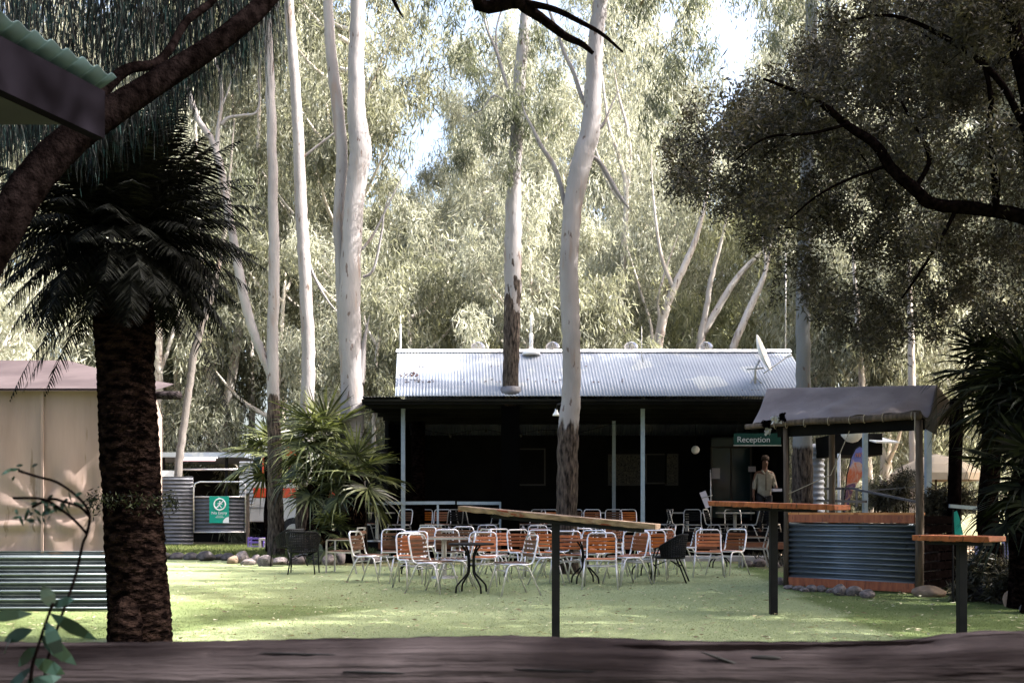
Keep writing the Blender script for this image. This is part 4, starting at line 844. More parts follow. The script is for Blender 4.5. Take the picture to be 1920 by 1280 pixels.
bk = thing('crate', 'purple plastic crate on the ground beside the slender gum', 'crate', (P(482, 0, 29.5).x, 29.5, 0))
mb = MB(); cx_ = bk.location.x
for zz in (.02, .14, .27, .38): 
    for a, b_, c_, d_ in ((-.22, -.16, .22, -.16), (.22, -.16, .22, .16), (.22, .16, -.22, .16), (-.22, .16, -.22, -.16)): mb.beam((cx_ + a, 29.5 + b_, zz), (cx_ + c_, 29.5 + d_, zz), .02, .05)
for a, b_ in ((-.22, -.16), (.22, -.16), (.22, .16), (-.22, .16)): mb.beam((cx_ + a, 29.5 + b_, 0), (cx_ + a, 29.5 + b_, .42), .04, .04)
mb.build('body', M('purple plastic', (.09, .06, .22), None, rough=.5), bk)
bk = thing('concrete_block', 'grey hollow concrete block beside the purple crate', 'block', (P(500, 0, 29).x, 29, 0)); cx_ = bk.location.x
mb = MB(); mb.box((cx_, 29, .03), (.42, .2, .06)); mb.box((cx_, 29, .37), (.42, .2, .06)); [mb.box((cx_ + d_, 29, .2), (.07, .2, .28)) for d_ in (-.175, 0, .175)]; mb.build('body', m_conc, bk)

# ------------------------------------------------------------------ bus behind the palms
Yv = 33.0
bs = thing('bus', 'old cream bus with orange red stripe and roof behind the fan palms', 'bus', (P(560, 0, Yv).x, Yv + 1.1, 0))
def zz(py): return CZ + (HZ - py) * Yv / F
xa, xb = P(462, 0, Yv).x, P(650, 0, Yv).x; wd = 2.3
def slab(name, x0, x1, z0, z1, m, dy=0, y1=wd, bevel=.03):
    return MB().box(((x0 + x1) / 2, Yv + dy + (y1 - dy) / 2, (z0 + z1) / 2), (x1 - x0, y1 - dy, z1 - z0)).build(name, m, bs, bevel=bevel)
slab('body', xa, xb, zz(978), zz(933), m_cream); slab('stripe', xa - .012, xb, zz(932.8), zz(915), m_red, -.012); slab('waist', xa, xb, zz(914.8), zz(903), m_cream)
slab('windows', xa + .25, xb, zz(902.8), zz(857), m_glass, .03); slab('roof', P(535, 0, Yv).x, xb + .1, zz(856.8), zz(838), m_red, -.05, wd + .05, .08)
slab('roof_edge', P(486, 0, Yv).x, P(534.8, 0, Yv).x, zz(856.8), zz(850), m_cream)
for px_ in (495, 545, 600): slab('pillar', P(px_ - 3.5, 0, Yv).x, P(px_ + 3.5, 0, Yv).x, zz(902.6), zz(857), m_red, -.008, .1, .01)
mb = MB(); mb.box((P(482, 0, Yv).x, Yv - .006, zz(951)), (.62, .012, .03)); mb.build('trim', m_alu_d, bs)
wh = MB().tube([(P(552, 0, Yv).x, Yv - .05, .5), (P(552, 0, Yv).x, Yv + .2, .5)], .48, 28).build('wheel', m_tyre, bs, smooth=False)
mb = MB(); xw = P(552, 0, Yv).x; mb.tube([(xw, Yv - .09, .5), (xw, Yv - .052, .5)], .27, 24); mb.tube([(xw, Yv - .13, .5), (xw, Yv - .09, .5)], .09, 12)
for k in range(8): mb.tube([(xw + .17 * math.cos(k * .785), Yv - .105, .5 + .17 * math.sin(k * .785)), (xw + .17 * math.cos(k * .785), Yv - .088, .5 + .17 * math.sin(k * .785))], .025, 6)
mb.build('rim', m_alu_d, wh)

# ------------------------------------------------------------------ reception building
YE, ZE, YR, ZR = 23.4, CZ + (HZ - 742) * 23.4 / F, 25.7, CZ + (HZ - 657) * 25.7 / F
XL, XR_ = -2.75, 7.15; DZ = .43
bd = thing('reception_building', 'dark open fronted reception building with a corrugated iron roof', 'building', (1.8, 26, 0))
sl_ = Vector((0, YR - YE, ZR - ZE)); L_ = sl_.length
rf = MB().corr((XL, YE, ZE), sl_, (1, 0, 0), L_, XR_ - XL, .076, .0065, nu=3).build('roof', m_galv, bd, smooth=True, solid=.003)
MB().corr((XR_, 2 * YR - YE + 1.0, ZE - .5), Vector((0, -(YR - YE) - 1.0, ZR - ZE + .48)), (-1, 0, 0), 3.45, XR_ - XL + .2, .076, .012).build('roof_back', m_galv, bd, smooth=True, solid=.003)
mb = MB()
a = Vector((XL - .02, YR, ZR + .03))
XC = XL - .23
mb.add([(XC, YR - .16, ZR - .06), (XR_ + .03, YR - .16, ZR - .06), (XR_ + .03, YR, ZR + .035), (XC, YR, ZR + .035), (XR_ + .03, YR + .16, ZR - .06), (XC, YR + .16, ZR - .06)], [(0, 1, 2, 3), (3, 2, 4, 5)])
mb.build('ridge_cap', m_white, rf, solid=.004)
for v in rf.data.vertices:
    wy, wx = v.co.y + bd.location.y, v.co.x + bd.location.x; t_ = (wy - YE) / (YR - YE); v.co.x -= .21 * max(0, min(1, t_)) * (1 - (wx - XL) / (XR_ - XL)) ** 2
# rust stains as loose flecks are in the sheet: small raised rusty screws
mb = MB(); rr = random.Random(6)
for k in range(60):
    t = rr.choice([.28, .29, .33, .62]); x = rr.choice([XL + rr.uniform(.1, .9), rr.uniform(XL + 1.4, 3)]); c_ = Vector((x, YE, ZE)) + sl_ * t + Vector((0, -.008, .014))
    mb.box(c_, (.025 * rr.uniform(.6, 2), .04, .006))
for k in range(26):
    c_ = Vector((XL + rr.gauss(.3, .14), YE, ZE)) + sl_ * rr.gauss(.42, .04) + Vector((0, -.008, .014)); mb.box(c_, (.04, .05, .006))
mb.build('rust_fleck', M('rust', (.22, .07, .03), (.32, .13, .06), 9, .9), rf)
tc_ = P(957.5, 745, 23.72); MB().lathe((tc_.x, 23.75, ZE + .16), [(.31, -.14), (.27, .0), (.235, .08), (.23, .09)], 22).build('trunk_flashing', m_galv_g, bd, smooth=True)
# verandah ceiling with corrugated front edge on the left, beams
xv0 = P(678, 0, YE).x
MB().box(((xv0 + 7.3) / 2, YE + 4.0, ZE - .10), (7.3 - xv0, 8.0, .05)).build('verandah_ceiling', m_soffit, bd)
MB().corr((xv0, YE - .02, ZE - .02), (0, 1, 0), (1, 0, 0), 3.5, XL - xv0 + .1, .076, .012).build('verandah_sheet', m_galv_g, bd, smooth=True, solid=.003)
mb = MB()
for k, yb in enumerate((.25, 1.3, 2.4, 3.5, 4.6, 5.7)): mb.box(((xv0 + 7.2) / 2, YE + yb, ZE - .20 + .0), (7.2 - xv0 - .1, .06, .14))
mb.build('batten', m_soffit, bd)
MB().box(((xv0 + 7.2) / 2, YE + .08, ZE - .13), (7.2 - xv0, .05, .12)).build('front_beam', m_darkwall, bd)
MB().box((P(957, 0, 23.75).x, 23.75, ZE / 2 - .1), (.44, .44, ZE - .25)).build('trunk_shade_box', M('verandah shade black', (.0015, .0015, .0015), None, rough=1, spec=0), bd)  # black box added over the lower trunk, its colour standing in for verandah shade
# walls
YB = YE + 6.2
mb = MB(); xw0 = P(742, 0, YB).x
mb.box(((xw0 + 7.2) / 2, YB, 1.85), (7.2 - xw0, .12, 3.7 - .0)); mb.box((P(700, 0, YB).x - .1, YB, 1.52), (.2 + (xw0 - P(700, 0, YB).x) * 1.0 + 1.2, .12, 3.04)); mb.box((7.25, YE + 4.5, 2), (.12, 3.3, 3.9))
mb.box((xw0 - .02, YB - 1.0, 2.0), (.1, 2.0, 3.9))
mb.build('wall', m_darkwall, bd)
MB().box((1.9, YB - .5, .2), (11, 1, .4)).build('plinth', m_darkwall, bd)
dk = MB()
for k in range(46): dk.box((1.75, YE + 1.0 + .125 * k, DZ - .02), (P(1470, 0, YE + .9).x - P(690, 0, YE).x, .115, .035))
dk.build('deck', m_deck, bd)
MB().box((1.75, YE + .92, DZ - .085), (P(1470, 0, YE + .9).x - P(690, 0, YE).x, .04, .16)).build('deck_fascia', m_brownboard, bd)
MB().box((1.75, YE + 1.3, .15), (9.5, .1, .28)).build('deck_underside', m_darkwall, bd)
MB().box((5.6, YE + 3.0, .55), (2.4, 3.0, .24)).build('raised_threshold', m_darkwall, bd)
Yp = YE + .75
for px_, w_ in ((756, .095), (1205, .095)): MB().beam(Vector((P(px_, 0, Yp).x, Yp, 0)), Vector((P(px_, 0, Yp).x, Yp, ZE - .13)), w_, w_).build('post', m_bluepost, bd, bevel=.006)
for px_, dy in ((1151, 3.2),): MB().beam(Vector((P(px_, 0, Yp + dy).x, Yp + dy, 0)), Vector((P(px_, 0, Yp + dy).x, Yp + dy, ZE - .13)), .09, .09).build('post', m_bluepost, bd)
MB().tube([P(783, 1045, 25.3), P(784, 900, 25.3), P(784, 790, 25.3)], [.19, .17, .18], 14, rough=.06).build('tree_post', m_palmtrunk, bd, smooth=True)
mb = MB(); mb.beam(P(676, 943, Yp - .05), P(853, 942, Yp - .05), .05, .075); mb.beam(P(857, 942.5, Yp - .05), P(941, 943, Yp - .05), .05, .075); 
for px_ in (821, 938): mb.beam(P(px_, 946, Yp - .05), P(px_, 1012, Yp - .05), .05, .05)
mb.build('handrail', m_bluepost, bd)
m_frame_d = M('dim glass bulb', (.03, .03, .028), None, rough=.4)
mb = MB()
for k in range(9): 
    c_ = P(812 + k * 33, 812 + 5 * math.sin(k * 1.7), YE + 2.5); mb.lathe(c_, [(.005, -.05), (.028, -.03), (.032, 0), (.02, .03), (.01, .045)], 8)
mb.build('string_bulbs', m_frame_d, bd)
mb = MB(); mb.tube([P(740, 792, YE + 2.5)] + [P(812 + k * 33, 809 + 5 * math.sin(k * 1.7), YE + 2.5) for k in range(9)] + [P(1160, 792, YE + 2.5)], .006, 5); mb.build('string_cable', m_black, bd)
# wall boards, menu panels, doors, notices
Yw = YB - .08
m_menu = M('dim menu board', (.05, .046, .04), (.10, .09, .07), 14, .8, c3=(.015, .015, .015), s3=26, t3=.55)
m_frame = M('dark board frame', (.06, .055, .05), None, rough=.7)
def board(px0, px1, py0, py1, mface, Yb=Yw, name='menu_board'):
    a, b_ = P(px0, py1, Yb), P(px1, py0, Yb); c_ = (a + b_) / 2; MB().box(c_, (b_.x - a.x + .06, .03, b_.z - a.z + .06)).build(name + '_frame', m_frame, bd)
    return MB().box(c_ + Vector((0, -.02, 0)), (b_.x - a.x - .03, .014, b_.z - a.z - .03)).build(name, mface, bd)
board(1142, 1202, 853, 908, m_menu); board(1212, 1248, 852, 905, m_black); board(1249, 1270, 852, 908, m_menu); board(972, 1021, 842, 908, m_darkwall, name='picture')
Yd2 = YE + 5.2
door = MB().box(P(1372, 895, Yd2) + Vector((0, 0, 0)), (.02 + 76 * Yd2 / F, .05, 2.3)).build('door', m_glass, bd)
mb = MB(); 
for px_ in (1334, 1371, 1408): mb.beam(P(px_, 838, Yd2 - .04), P(px_, 975, Yd2 - .04), .05, .05)
mb.beam(P(1334, 838, Yd2 - .04), P(1410, 838, Yd2 - .04), .05, .05); mb.build('frame', m_frame, door)
def notice(px0, px1, py0, py1, Yb, lab):
    a, b_ = P(px0, py1, Yb), P(px1, py0, Yb); o = MB().box((a + b_) / 2, (b_.x - a.x, .008, b_.z - a.z)).build('paper_notice', m_paper, None); tag(o, lab, 'notice'); return o
notice(1335, 1350, 877, 897, Yd2 - .09, 'tall pale paper notice on the left reception door'); notice(1403, 1417, 874, 884, Yd2 - .5, 'small wide paper notice beside the standing man')
# reception sign
rs_ = thing('reception_sign', 'dark green hanging sign reading Reception under the eave', 'sign', P(1420, 824, YE + .5)); Ys = YE + .5
a, b_ = P(1376, 834, Ys), P(1464, 812, Ys); MB().box((a + b_) / 2, (b_.x - a.x, .03, b_.z - a.z)).build('panel', m_dkgreen, rs_, bevel=.004)
MB().box(P(1420, 834.8, Ys), (b_.x - a.x + .02, .045, .025)).build('edge', m_alu_d, rs_)
text('lettering', 'Reception', .195, P(1413, 828.5, Ys - .025), m_cloth, rs_)
for px_ in (1385, 1455): MB().tube([P(px_, 812, Ys), P(px_, 770, Ys)], .006, 5).build('hanger', m_black, rs_)
# round wall lamp, flood lamp
gl = thing('globe_lamp', 'round cream globe lamp on the dark verandah wall', 'lamp', P(1304, 843, YE + 3.0))
Yg = YE + 3.0
MB().lathe(P(1304, 843, Yg), [(.11 * math.sin(t), .11 * math.cos(t)) if 0 < t < math.pi else (.001, .11 * math.cos(t)) for t in np.linspace(math.pi, 0, 13)], 20).build('globe', m_white, gl, smooth=True)
MB().tube([P(1304, 790, Yg), P(1304, 836, Yg)], .008, 6).build('cord', m_black, gl)
fl = thing('flood_lamp', 'small white cone flood lamp beside the big leaning gum', 'lamp', P(1043, 772, 20))
MB().lathe(P(1043, 779, 20), [(.075, 0), (.07, .02), (.03, .09), (.022, .14)], 14).build('shade', m_white, fl, smooth=True); MB().tube([P(1043, 768, 20), P(1046, 758, 19.9), P(1056, 756, 19.6)], .02, 8).build('arm', m_black, fl)

# roof furniture
def whirly(px, lab):
    Yq = YR + .12; c_ = P(px, 657, Yq); t = thing('roof_ventilator', lab, 'roof ventilator', c_ + Vector((0, 0, -.1)), group='whirling ventilators on the ridge')
    MB().lathe(c_ + Vector((0, 0, -.12)), [(.11, -.05), (.11, .12), (.13, .13)], 16).build('throat', m_alu_d, t, smooth=True)
    mb = MB()
    for k in range(20):
        a = k / 20 * 6.283; pts = [c_ + Vector((math.cos(a + .5 * u) * .165 * math.sin(math.pi * (.16 + .76 * u)) ** .6, math.sin(a + .5 * u) * .165 * math.sin(math.pi * (.16 + .76 * u)) ** .6, .0 + .21 * u)) for u in np.linspace(0, 1, 6)]
        mb.ribbon(pts, [.036] * 6, (math.cos(a + .7), math.sin(a + .7), 0))
    mb.build('vanes', m_alu, t, smooth=True); MB().lathe(c_ + Vector((0, 0, .20)), [(.09, 0), (.06, .02), (.01, .03)], 12).build('cap', m_alu, t, smooth=True)
for px_, lab in ((896, 'ridge ventilator left of the gum that pierces the roof'), (1036, 'ridge ventilator half hidden by the big leaning gum'), (1183, 'ridge ventilator in the middle of the right roof half'), (1323, 'ridge ventilator nearest the satellite dish')): whirly(px_, lab)
fl = thing('flue_pipe', 'tall white flue pipe with a round base on the ridge', 'flue', P(996, 655, YR - .15)); Yq = YR - .15
MB().tube([P(996, 655, Yq), P(996, 625, Yq)], .05, 12).tube([P(996, 625, Yq), P(996, 590, Yq)], .032, 12).build('pipe', m_white, fl, smooth=True)
MB().lathe(P(996, 664, Yq - .1), [(.23, -.02), (.22, .03), (.17, .075), (.15, .08), (.13, .12), (.06, .15)], 20).build('base', m_white, fl, smooth=True)
an = thing('antenna', 'thin white antenna mast at the left end of the ridge', 'antenna', P(751, 657, YR + .1)); MB().tube([P(751, 660, YR + .1), P(751, 608, YR + .1)], .022, 8).tube([P(751, 608, YR + .1), P(751, 592, YR + .1)], .01, 8).build('mast', m_white, an, smooth=True)
an = thing('antenna', 'thin wire antenna on the roof slope right of the leaning gum', 'antenna', P(1204, 680, YR - .7)); MB().tube([P(1206, 679, YR - .7), P(1203, 668, YR - .7), P(1203, 612, YR - .7)], .012, 6).build('mast', m_alu_d, an, smooth=True)
an = thing('pole', 'slim steel pole standing at the right end of the ridge', 'pole', P(1473, 657, YR + .3)); MB().tube([P(1473, 700, YR + .3), P(1473, 470, YR + .3)], .016, 6).build('mast', m_alu_d, an, smooth=True)
# dish
ds = thing('satellite_dish', 'white satellite dish on a tripod near the right end of the roof', 'satellite dish', P(1415, 735, 24.0)); Yq = 24.0
ax = Vector((.86, -.38, .34)).normalized(); c_ = P(1424, 665, Yq); sx = ax.orthogonal().normalized(); sy = ax.cross(sx)
mb = MB(); k0 = len(mb.v); nr, ns = 8, 32
for i in range(nr + 1):
    rr_ = .47 * i / nr
    for j in range(ns): t = 2 * math.pi * j / ns; mb.v.append(tuple(c_ + sx * rr_ * math.cos(t) + sy * rr_ * math.sin(t) + ax * (rr_ ** 2 * .55)))
for i in range(nr):
    for j in range(ns): mb.f.append((i * ns + j, i * ns + (j + 1) % ns, (i + 1) * ns + (j + 1) % ns, (i + 1) * ns + j))
mb.build('dish', m_white, ds, smooth=True, solid=.012)
MB().tube([P(1416, 735, Yq), P(1416, 690, Yq), P(1424, 675, Yq)], .03, 8).build('mast', m_alu_d, ds, smooth=True)
foc = P(1477, 668, Yq - .1); mb = MB(); mb.tube([P(1432, 700, Yq - .05), foc], .014, 6); mb.tube([P(1420, 668, Yq), foc], .006, 5); mb.tube([P(1416, 706, Yq), P(1388, 740, Yq)], .014, 6); mb.tube([P(1416, 706, Yq), P(1445, 736, Yq)], .014, 6); mb.tube([P(1400, 692, Yq), P(1432, 690, Yq)], .02, 6); mb.build('strut', m_alu_d, ds, smooth=True)
MB().tube([foc + Vector((-.02, 0, 0)), foc + Vector((.09, -.02, .03))], .035, 10).build('receiver', m_white, ds, smooth=True)
mb = MB(); rr = random.Random(3); [mb.box(P(1390 + rr.uniform(0, 46), 736 - rr.uniform(0, 4), Yq - .3), (.07, .05, .05)) for k in range(22)]; o = mb.build('roof_debris', M('rusty debris', (.1, .06, .05), (.2, .14, .12), 9, .9), None); tag(o, 'rusty debris at the foot of the satellite dish', 'debris', kind='stuff')

# kerb/path in front of deck
o = MB().box((P(1340, 0, 24.2).x - .2, 24.0, .05), (3.4, .7, .12)).build('path', m_conc, None, bevel=.01); o['kind'] = 'structure'

# ------------------------------------------------------------------ chairs and tables
def chair(label, mat_s, name='slat_chair', fm=None, grp='slatted metal chairs on the lawn'):
    t = thing(name, label, 'chair', group=grp); fm = fm or m_alu
    w2 = .215
    path = [(-w2, .20, .425), (-w2, -.14, .415), (-w2, -.19, .43), (-w2, -.215, .48), (-w2 * .98, -.27, .72), (-w2 * .9, -.285, .775), (-w2 * .72, -.29, .80), (w2 * .72, -.29, .80), (w2 * .9, -.285, .775), (w2 * .98, -.27, .72), (w2, -.215, .48), (w2, -.19, .43), (w2, -.14, .415), (w2, .20, .425)]
    mb = MB(); mb.tube(path, .0135, 8); mb.tube([(-w2, .19, .42), (w2, .19, .42)], .011, 6); mb.tube([(-w2, -.10, .405), (w2, -.10, .405)], .011, 6); mb.tube([(-w2 - .01, .16, .33), (w2 + .01, .16, .33)], .009, 6); mb.tube([(-w2 - .01, -.16, .33), (w2 + .01, -.16, .33)], .009, 6)
    mb.build('frame', fm, t, smooth=True)
    for sx_ in (-1, 1):
        MB().tube([(sx_ * w2, .02, .415), (sx_ * (w2 + .005), .13, .41), (sx_ * (w2 + .01), .165, .37), (sx_ * (w2 + .045), .27, .0)], .0135, 8).build('leg', fm, t, smooth=True)
        MB().tube([(sx_ * w2, .0, .415), (sx_ * (w2 + .005), -.10, .405), (sx_ * (w2 + .01), -.14, .36), (sx_ * (w2 + .045), -.30, .0)], .0135, 8).build('leg', fm, t, smooth=True)
    mb = MB()
    for k in range(5): mb.box((0, .175 - .075 * k, .437), (w2 * 2 - .01, .05, .012))
    mb.build('seat', mat_s, t, bevel=.004)
    mb = MB()
    for k in range(4):
        z_ = .535 + .060 * k; y_ = -.225 - (z_ - .48) * .2; mb.box((0, y_ + .012, z_), (w2 * 2 - .03, .012, .043), Matrix.Rotation(R(-11), 3, 'X'))
    mb.build('backrest', mat_s, t, bevel=.004)
    return t
def armchair(label):
    t = thing('arm_chair', label, 'chair', group='square armchairs with brown slats'); w2 = .26
    mb = MB()
    for s_ in (-1, 1): mb.beam((s_ * w2, .25, .64), (s_ * w2, -.22, .64), .035, .02); mb.beam((s_ * w2, .25, .41), (s_ * w2, -.25, .40), .02, .03)
    mb.beam((-w2, .25, .41), (w2, .25, .41), .02, .03); mb.beam((-w2, -.25, .40), (w2, -.25, .40), .02, .03); mb.beam((-w2 + .02, -.36, .87), (w2 - .02, -.36, .87), .025, .025); mb.build('frame', m_alu_d, t)
    for s_ in (-1, 1):
        MB().beam((s_ * w2, .26, 0), (s_ * w2, .25, .63), .028, .028).build('leg', m_alu_d, t); MB().beam((s_ * w2, -.34, 0), (s_ * w2, -.24, .42), .028, .028).beam((s_ * w2, -.24, .42), (s_ * (w2 - .02), -.36, .87), .028, .028).build('leg', m_alu_d, t)
    mb = MB(); [mb.box((0, .19 - .085 * k, .425), (w2 * 2 - .03, .065, .014)) for k in range(5)]; mb.build('seat', m_slat_b, t)
    mb = MB(); [mb.box((0, -.275 - .035 * k, .53 + .085 * k), (w2 * 2 - .05, .014, .06), Matrix.Rotation(R(-15), 3, 'X')) for k in range(4)]; mb.build('backrest', m_slat_b, t)
    mb = MB(); [mb.box((s_ * w2, .0, .656), (.045, .40, .014)) for s_ in (-1, 1)]; mb.build('armrest', m_slat_b, t)
    return t
def wicker(label):
    t = thing('wicker_chair', label, 'chair', group='black woven tub chairs'); mb = MB(); n1, n2 = 36, 22; k0 = 0
    m_w = M('black woven plastic', (.004, .004, .0045), (.009, .009, .010), 60, .6, bump=.4, bscale=90, spec=.15)
    # barrel back of open weave: many horizontal strands and vertical ribs
    def sh(u, v): # u -1..1 around, v 0..1 up
        a = R(-90) + u * R(118); top = .80 - .20 * max(0, abs(u) - .45) / .55; z_ = .43 + (top - .43) * v; r = .25 + .045 * v; return Vector((math.cos(a) * r * 1.08, math.sin(a) * r, z_))
    for k in range(13): mb.tube([sh(u, k / 12) for u in np.linspace(-1, 1, 21)], .011 if k < 12 else .019, 5)
    for u in np.linspace(-1, 1, 27): mb.tube([sh(u, v) for v in np.linspace(0, 1, 4)], .0085, 4)
    mb.build('backrest', m_w, t)
    MB().lathe((0, 0, .42), [(.24, -.02), (.265, 0), (.255, .02), (.02, .012)], 24).build('seat', m_w, t)
    for s_ in (-1, 1):
        MB().tube([(s_ * .27, .05, .62), (s_ * .265, .2, .58), (s_ * .25, .25, .44), (s_ * .27, .29, .0)], .013, 8).build('leg', m_black, t, smooth=True); MB().tube([(s_ * .2, -.12, .42), (s_ * .22, -.2, .25), (s_ * .25, -.3, .0)], .013, 8).build('leg', m_black, t, smooth=True)
    mb = MB(); mb.tube([(-.24, .2, .3), (0, .05, .36), (.24, .2, .3)], .009, 6); mb.tube([(-.22, -.2, .26), (0, -.02, .36), (.22, -.2, .26)], .009, 6); mb.build('stretcher', m_black, t, smooth=True)
    return t
def put(o, px, py, deg, z=0, s=1.0):
    if z: Yq = 24.75 + (1001 - py) * .11; g_ = Vector((P(px, 0, Yq).x, Yq, z))
    else: g_ = G(px, py + (12 if py >= 1062 else 6 if py > 1054 else 2), z)
    o.location = g_ + Vector((0, .12, 0)); o.rotation_euler = (0, 0, R(deg)); o.scale = (s, s, s); return o
# front of the chair is local +y: deg 180 faces the camera, 0 faces away, -90 faces right (+x), 90 faces left
protoB = None
CH = [  # px, py(ground), deg, mat, label
    (694, 1080, -108, 'b', 'slatted chair facing right, leftmost of the metal chairs on the lawn'),
    (768, 1082, 172, 'o', 'bright orange backed chair facing the camera at the left end of the group'),
    (812, 1100, -120, 'b', 'chair turned right and away in front of the orange one at left'),
    (902, 1087, 176, 'o', 'orange backed chair directly behind the black legged bistro table'),
    (962, 1104, 112, 'b', 'frontmost chair in profile facing left beside the bistro table'),
    (948, 1066, -150, 'o', 'orange chair turned right behind the frontmost profile chair'),
    (985, 1070, -155, 'd', 'dark backed chair left of the tilted bar table post'),
    (1032, 1084, -100, 'b', 'profile chair facing right just left of the bar table post'),
    (1064, 1080, 170, 'o', 'orange chair half hidden behind the tilted bar table post'),
    (1094, 1062, 178, 'o', 'chair with pale orange slats behind the right round table'),
    (1128, 1092, 172, 'o', 'bright orange chair facing the camera right of the tilted bar table post'),
    (1176, 1084, 118, 'd', 'brown backed chair turned left beside the bright orange chair'),
    (1196, 1080, 176, 'd', 'brown chair facing the camera between two turned chairs'),
    (1224, 1074, 172, 'o', 'pale orange chair left of the black tub chair'),
    (1254, 1068, -168, 'd', 'brown backed chair behind the black tub chair'),
    (1216, 1058, 180, 'd', 'low brown chair farthest back behind the black tub chair'),
    (1331, 1070, 172, 'o', 'orange chair alone at right before the concrete step'),
    (1366, 1066, 128, 'd', 'dark backed chair turned left beside the lone orange chair'),
    (868, 1056, 178, 'b', 'brown chair far behind the bistro table left side'),
    (912, 1050, 180, 'd', 'dark chair in the back row behind the bistro table'),
    (842, 1070, -165, 'b', 'brown chair turned right between the two left tables'),
    (738, 1068, -170, 'b', 'brown chair behind the leftmost metal chair on the lawn'),
    (786, 1058, 150, 'd', 'dark chair in the back row beside the square framed armchair'),
    (884, 1066, 120, 'd', 'dark chair turned left behind the black legged bistro table'),
    (925, 1078, -100, 'b', 'brown chair turned right beside the bistro table right edge'),
    (1044, 1066, 90, 'b', 'brown chair turned left in the row behind the bar table post'),
    (1150, 1068, -95, 'b', 'brown chair turned right behind the bright orange chair'),
    (1284, 1060, 95, 'b', 'brown chair turned left just right of the black tub chair'),
    (852, 1092, 95, 'b', 'brown chair turned left just left of the bistro table legs'),
    (780, 1092, -150, 'd', 'dark backed chair turned away in front of the leftmost orange chair'),
    (1012, 1072, 172, 'o', 'orange chair facing the camera behind the profile chair left of the post'),
    (1104, 1074, 150, 'b', 'brown chair tucked at the right round table'),
    (1240, 1050, 100, 'o', 'pale orange chair turned left in the back row behind the tub chair'),
    (1150, 1052, 165, 'd', 'dark chair in the back row under the tilted bar slab'),
    (1010, 1052, 178, 'd', 'dark chair in the back row left of the bar table post'),
]
pr = {'o': chair('x', m_slat), 'd': chair('x', m_slat_d), 'b': chair('x', m_slat_b)}; first = {'o': True, 'd': True, 'b': True}
def newchair(k):
    if first[k]: first[k] = False; return pr[k]
    return copy_tree(pr[k])
for px_, py_, dg, k, lab in CH: tag(put(newchair(k), px_, py_, dg + random.uniform(-4, 4), s=1.06), lab, 'chair')
CHD = [(688, 992, -100, 'o', 'orange chair on the deck left of the first steel post'), (790, 992, 168, 'o', 'orange chair on the deck right of the first steel post'), (748, 1000, 150, 'b', 'brown chair on the deck edge at the first steel post'),
       (1030, 993, 178, 'o', 'orange chair on the deck left of the big leaning gum'), (1152, 996, 176, 'b', 'dim brown chair on the deck beside the orange one'), (1181, 996, 180, 'o', 'orange chair on the deck left of the second steel post'),
       (1072, 990, 160, 'b', 'dim chair on the deck right of the big leaning gum'), (826, 1000, 175, 'd', 'brown chair on the deck under the broken handrail joint'), (962, 998, -160, 'b', 'dim brown chair on the deck left of the leaning gum foot'), (1000, 996, 150, 'd', 'dark brown chair on the deck beside the leaning gum foot'), (1112, 999, 178, 'd', 'brown chair on the deck directly under the tilted slab')]
for px_, py_, dg, k, lab in CHD: tag(put(newchair(k), px_, py_, dg, DZ), lab, 'chair', 'slatted chairs on the deck')
prk = chair('x', m_black, 'black_chair', m_alu_d, 'black chairs in the shade of the deck'); fk = True
for px_, py_, dg, lab in ((845, 996, 30, 'black chair on the deck behind the handrail end'), (880, 994, -50, 'black chair on the deck under the left end of the bar slab'), (915, 995, 120, 'black chair on the deck below the end of the handrail'), (1240, 992, 90, 'black chair on the deck right of the second steel post'), (1275, 994, -90, 'black chair on the deck left of the menu stand'),
                          (1300, 1000, 170, 'black chair on the deck in front of the menu stand'), (1345, 998, -120, 'black chair on the deck right of the menu stand'), (1380, 992, 180, 'black chair on the deck under the right bar table'), (1410, 998, 60, 'black chair on the deck left of the right bar table post'), (1445, 996, -30, 'black chair on the deck beside the counter post')):
    o = prk if fk else copy_tree(prk); fk = False; tag(put(o, px_, py_, dg, DZ), lab, 'chair')
a1 = armchair('grey framed armchair facing left beside the fan palms'); put(a1, 642, 1062, 82)
a2 = copy_tree(a1); tag(put(a2, 1415, 1058, 84), 'grey framed armchair facing left beside the right bar table post')
a3 = copy_tree(a1); tag(put(a3, 808, 1052, 2), 'square framed armchair with its back to the camera near the left tables')
w1 = wicker('black woven tub chair in front, left of the grey armchair'); put(w1, 566, 1064, 5)
w2_ = copy_tree(w1); tag(put(w2_, 540, 1056, 60), 'black woven tub chair nearest the slender forked gum')
w3 = copy_tree(w1); tag(put(w3, 1258, 1080, 75), 'black woven tub chair at the right end of the lawn group')
def bistro(label, top_r=.34, topmat=None):
    t = thing('bistro_table', label, 'table', group='round tables with curved black legs')
    MB().lathe((0, 0, .70), [(.001, 0), (top_r - .01, 0), (top_r, .012), (top_r - .01, .026), (.001, .026)], 32).build('tabletop', topmat or m_black, t)
    for k in range(4):
        a = k * math.pi / 2 + .6; c_, s_ = math.cos(a), math.sin(a); rr_ = [(.16, .70), (.06, .55), (.055, .34), (.08, .27), (.20, .16), (.25, .10), (.265, 0)]
        p_, q_ = smoothpath([(Vector((c_ * r, s_ * r, z_)), .014) for r, z_ in rr_], 4); MB().tube(p_, q_, 8).build('leg', m_black, t, smooth=True)
    MB().lathe((0, 0, .40), [(.06, -.008), (.07, 0), (.06, .008)], 14).build('ring', m_black, t)
    return t
b1 = bistro('small black bistro table frontmost on the lawn'); put(b1, 883, 1100, 0)
b2 = bistro('round brown topped table with black legs in the right half of the group', .4, m_slat_d); put(b2, 1098, 1082, 20)
b3 = copy_tree(b1); tag(put(b3, 1212, 1066, 30), 'dark round table hidden among the right hand chairs')
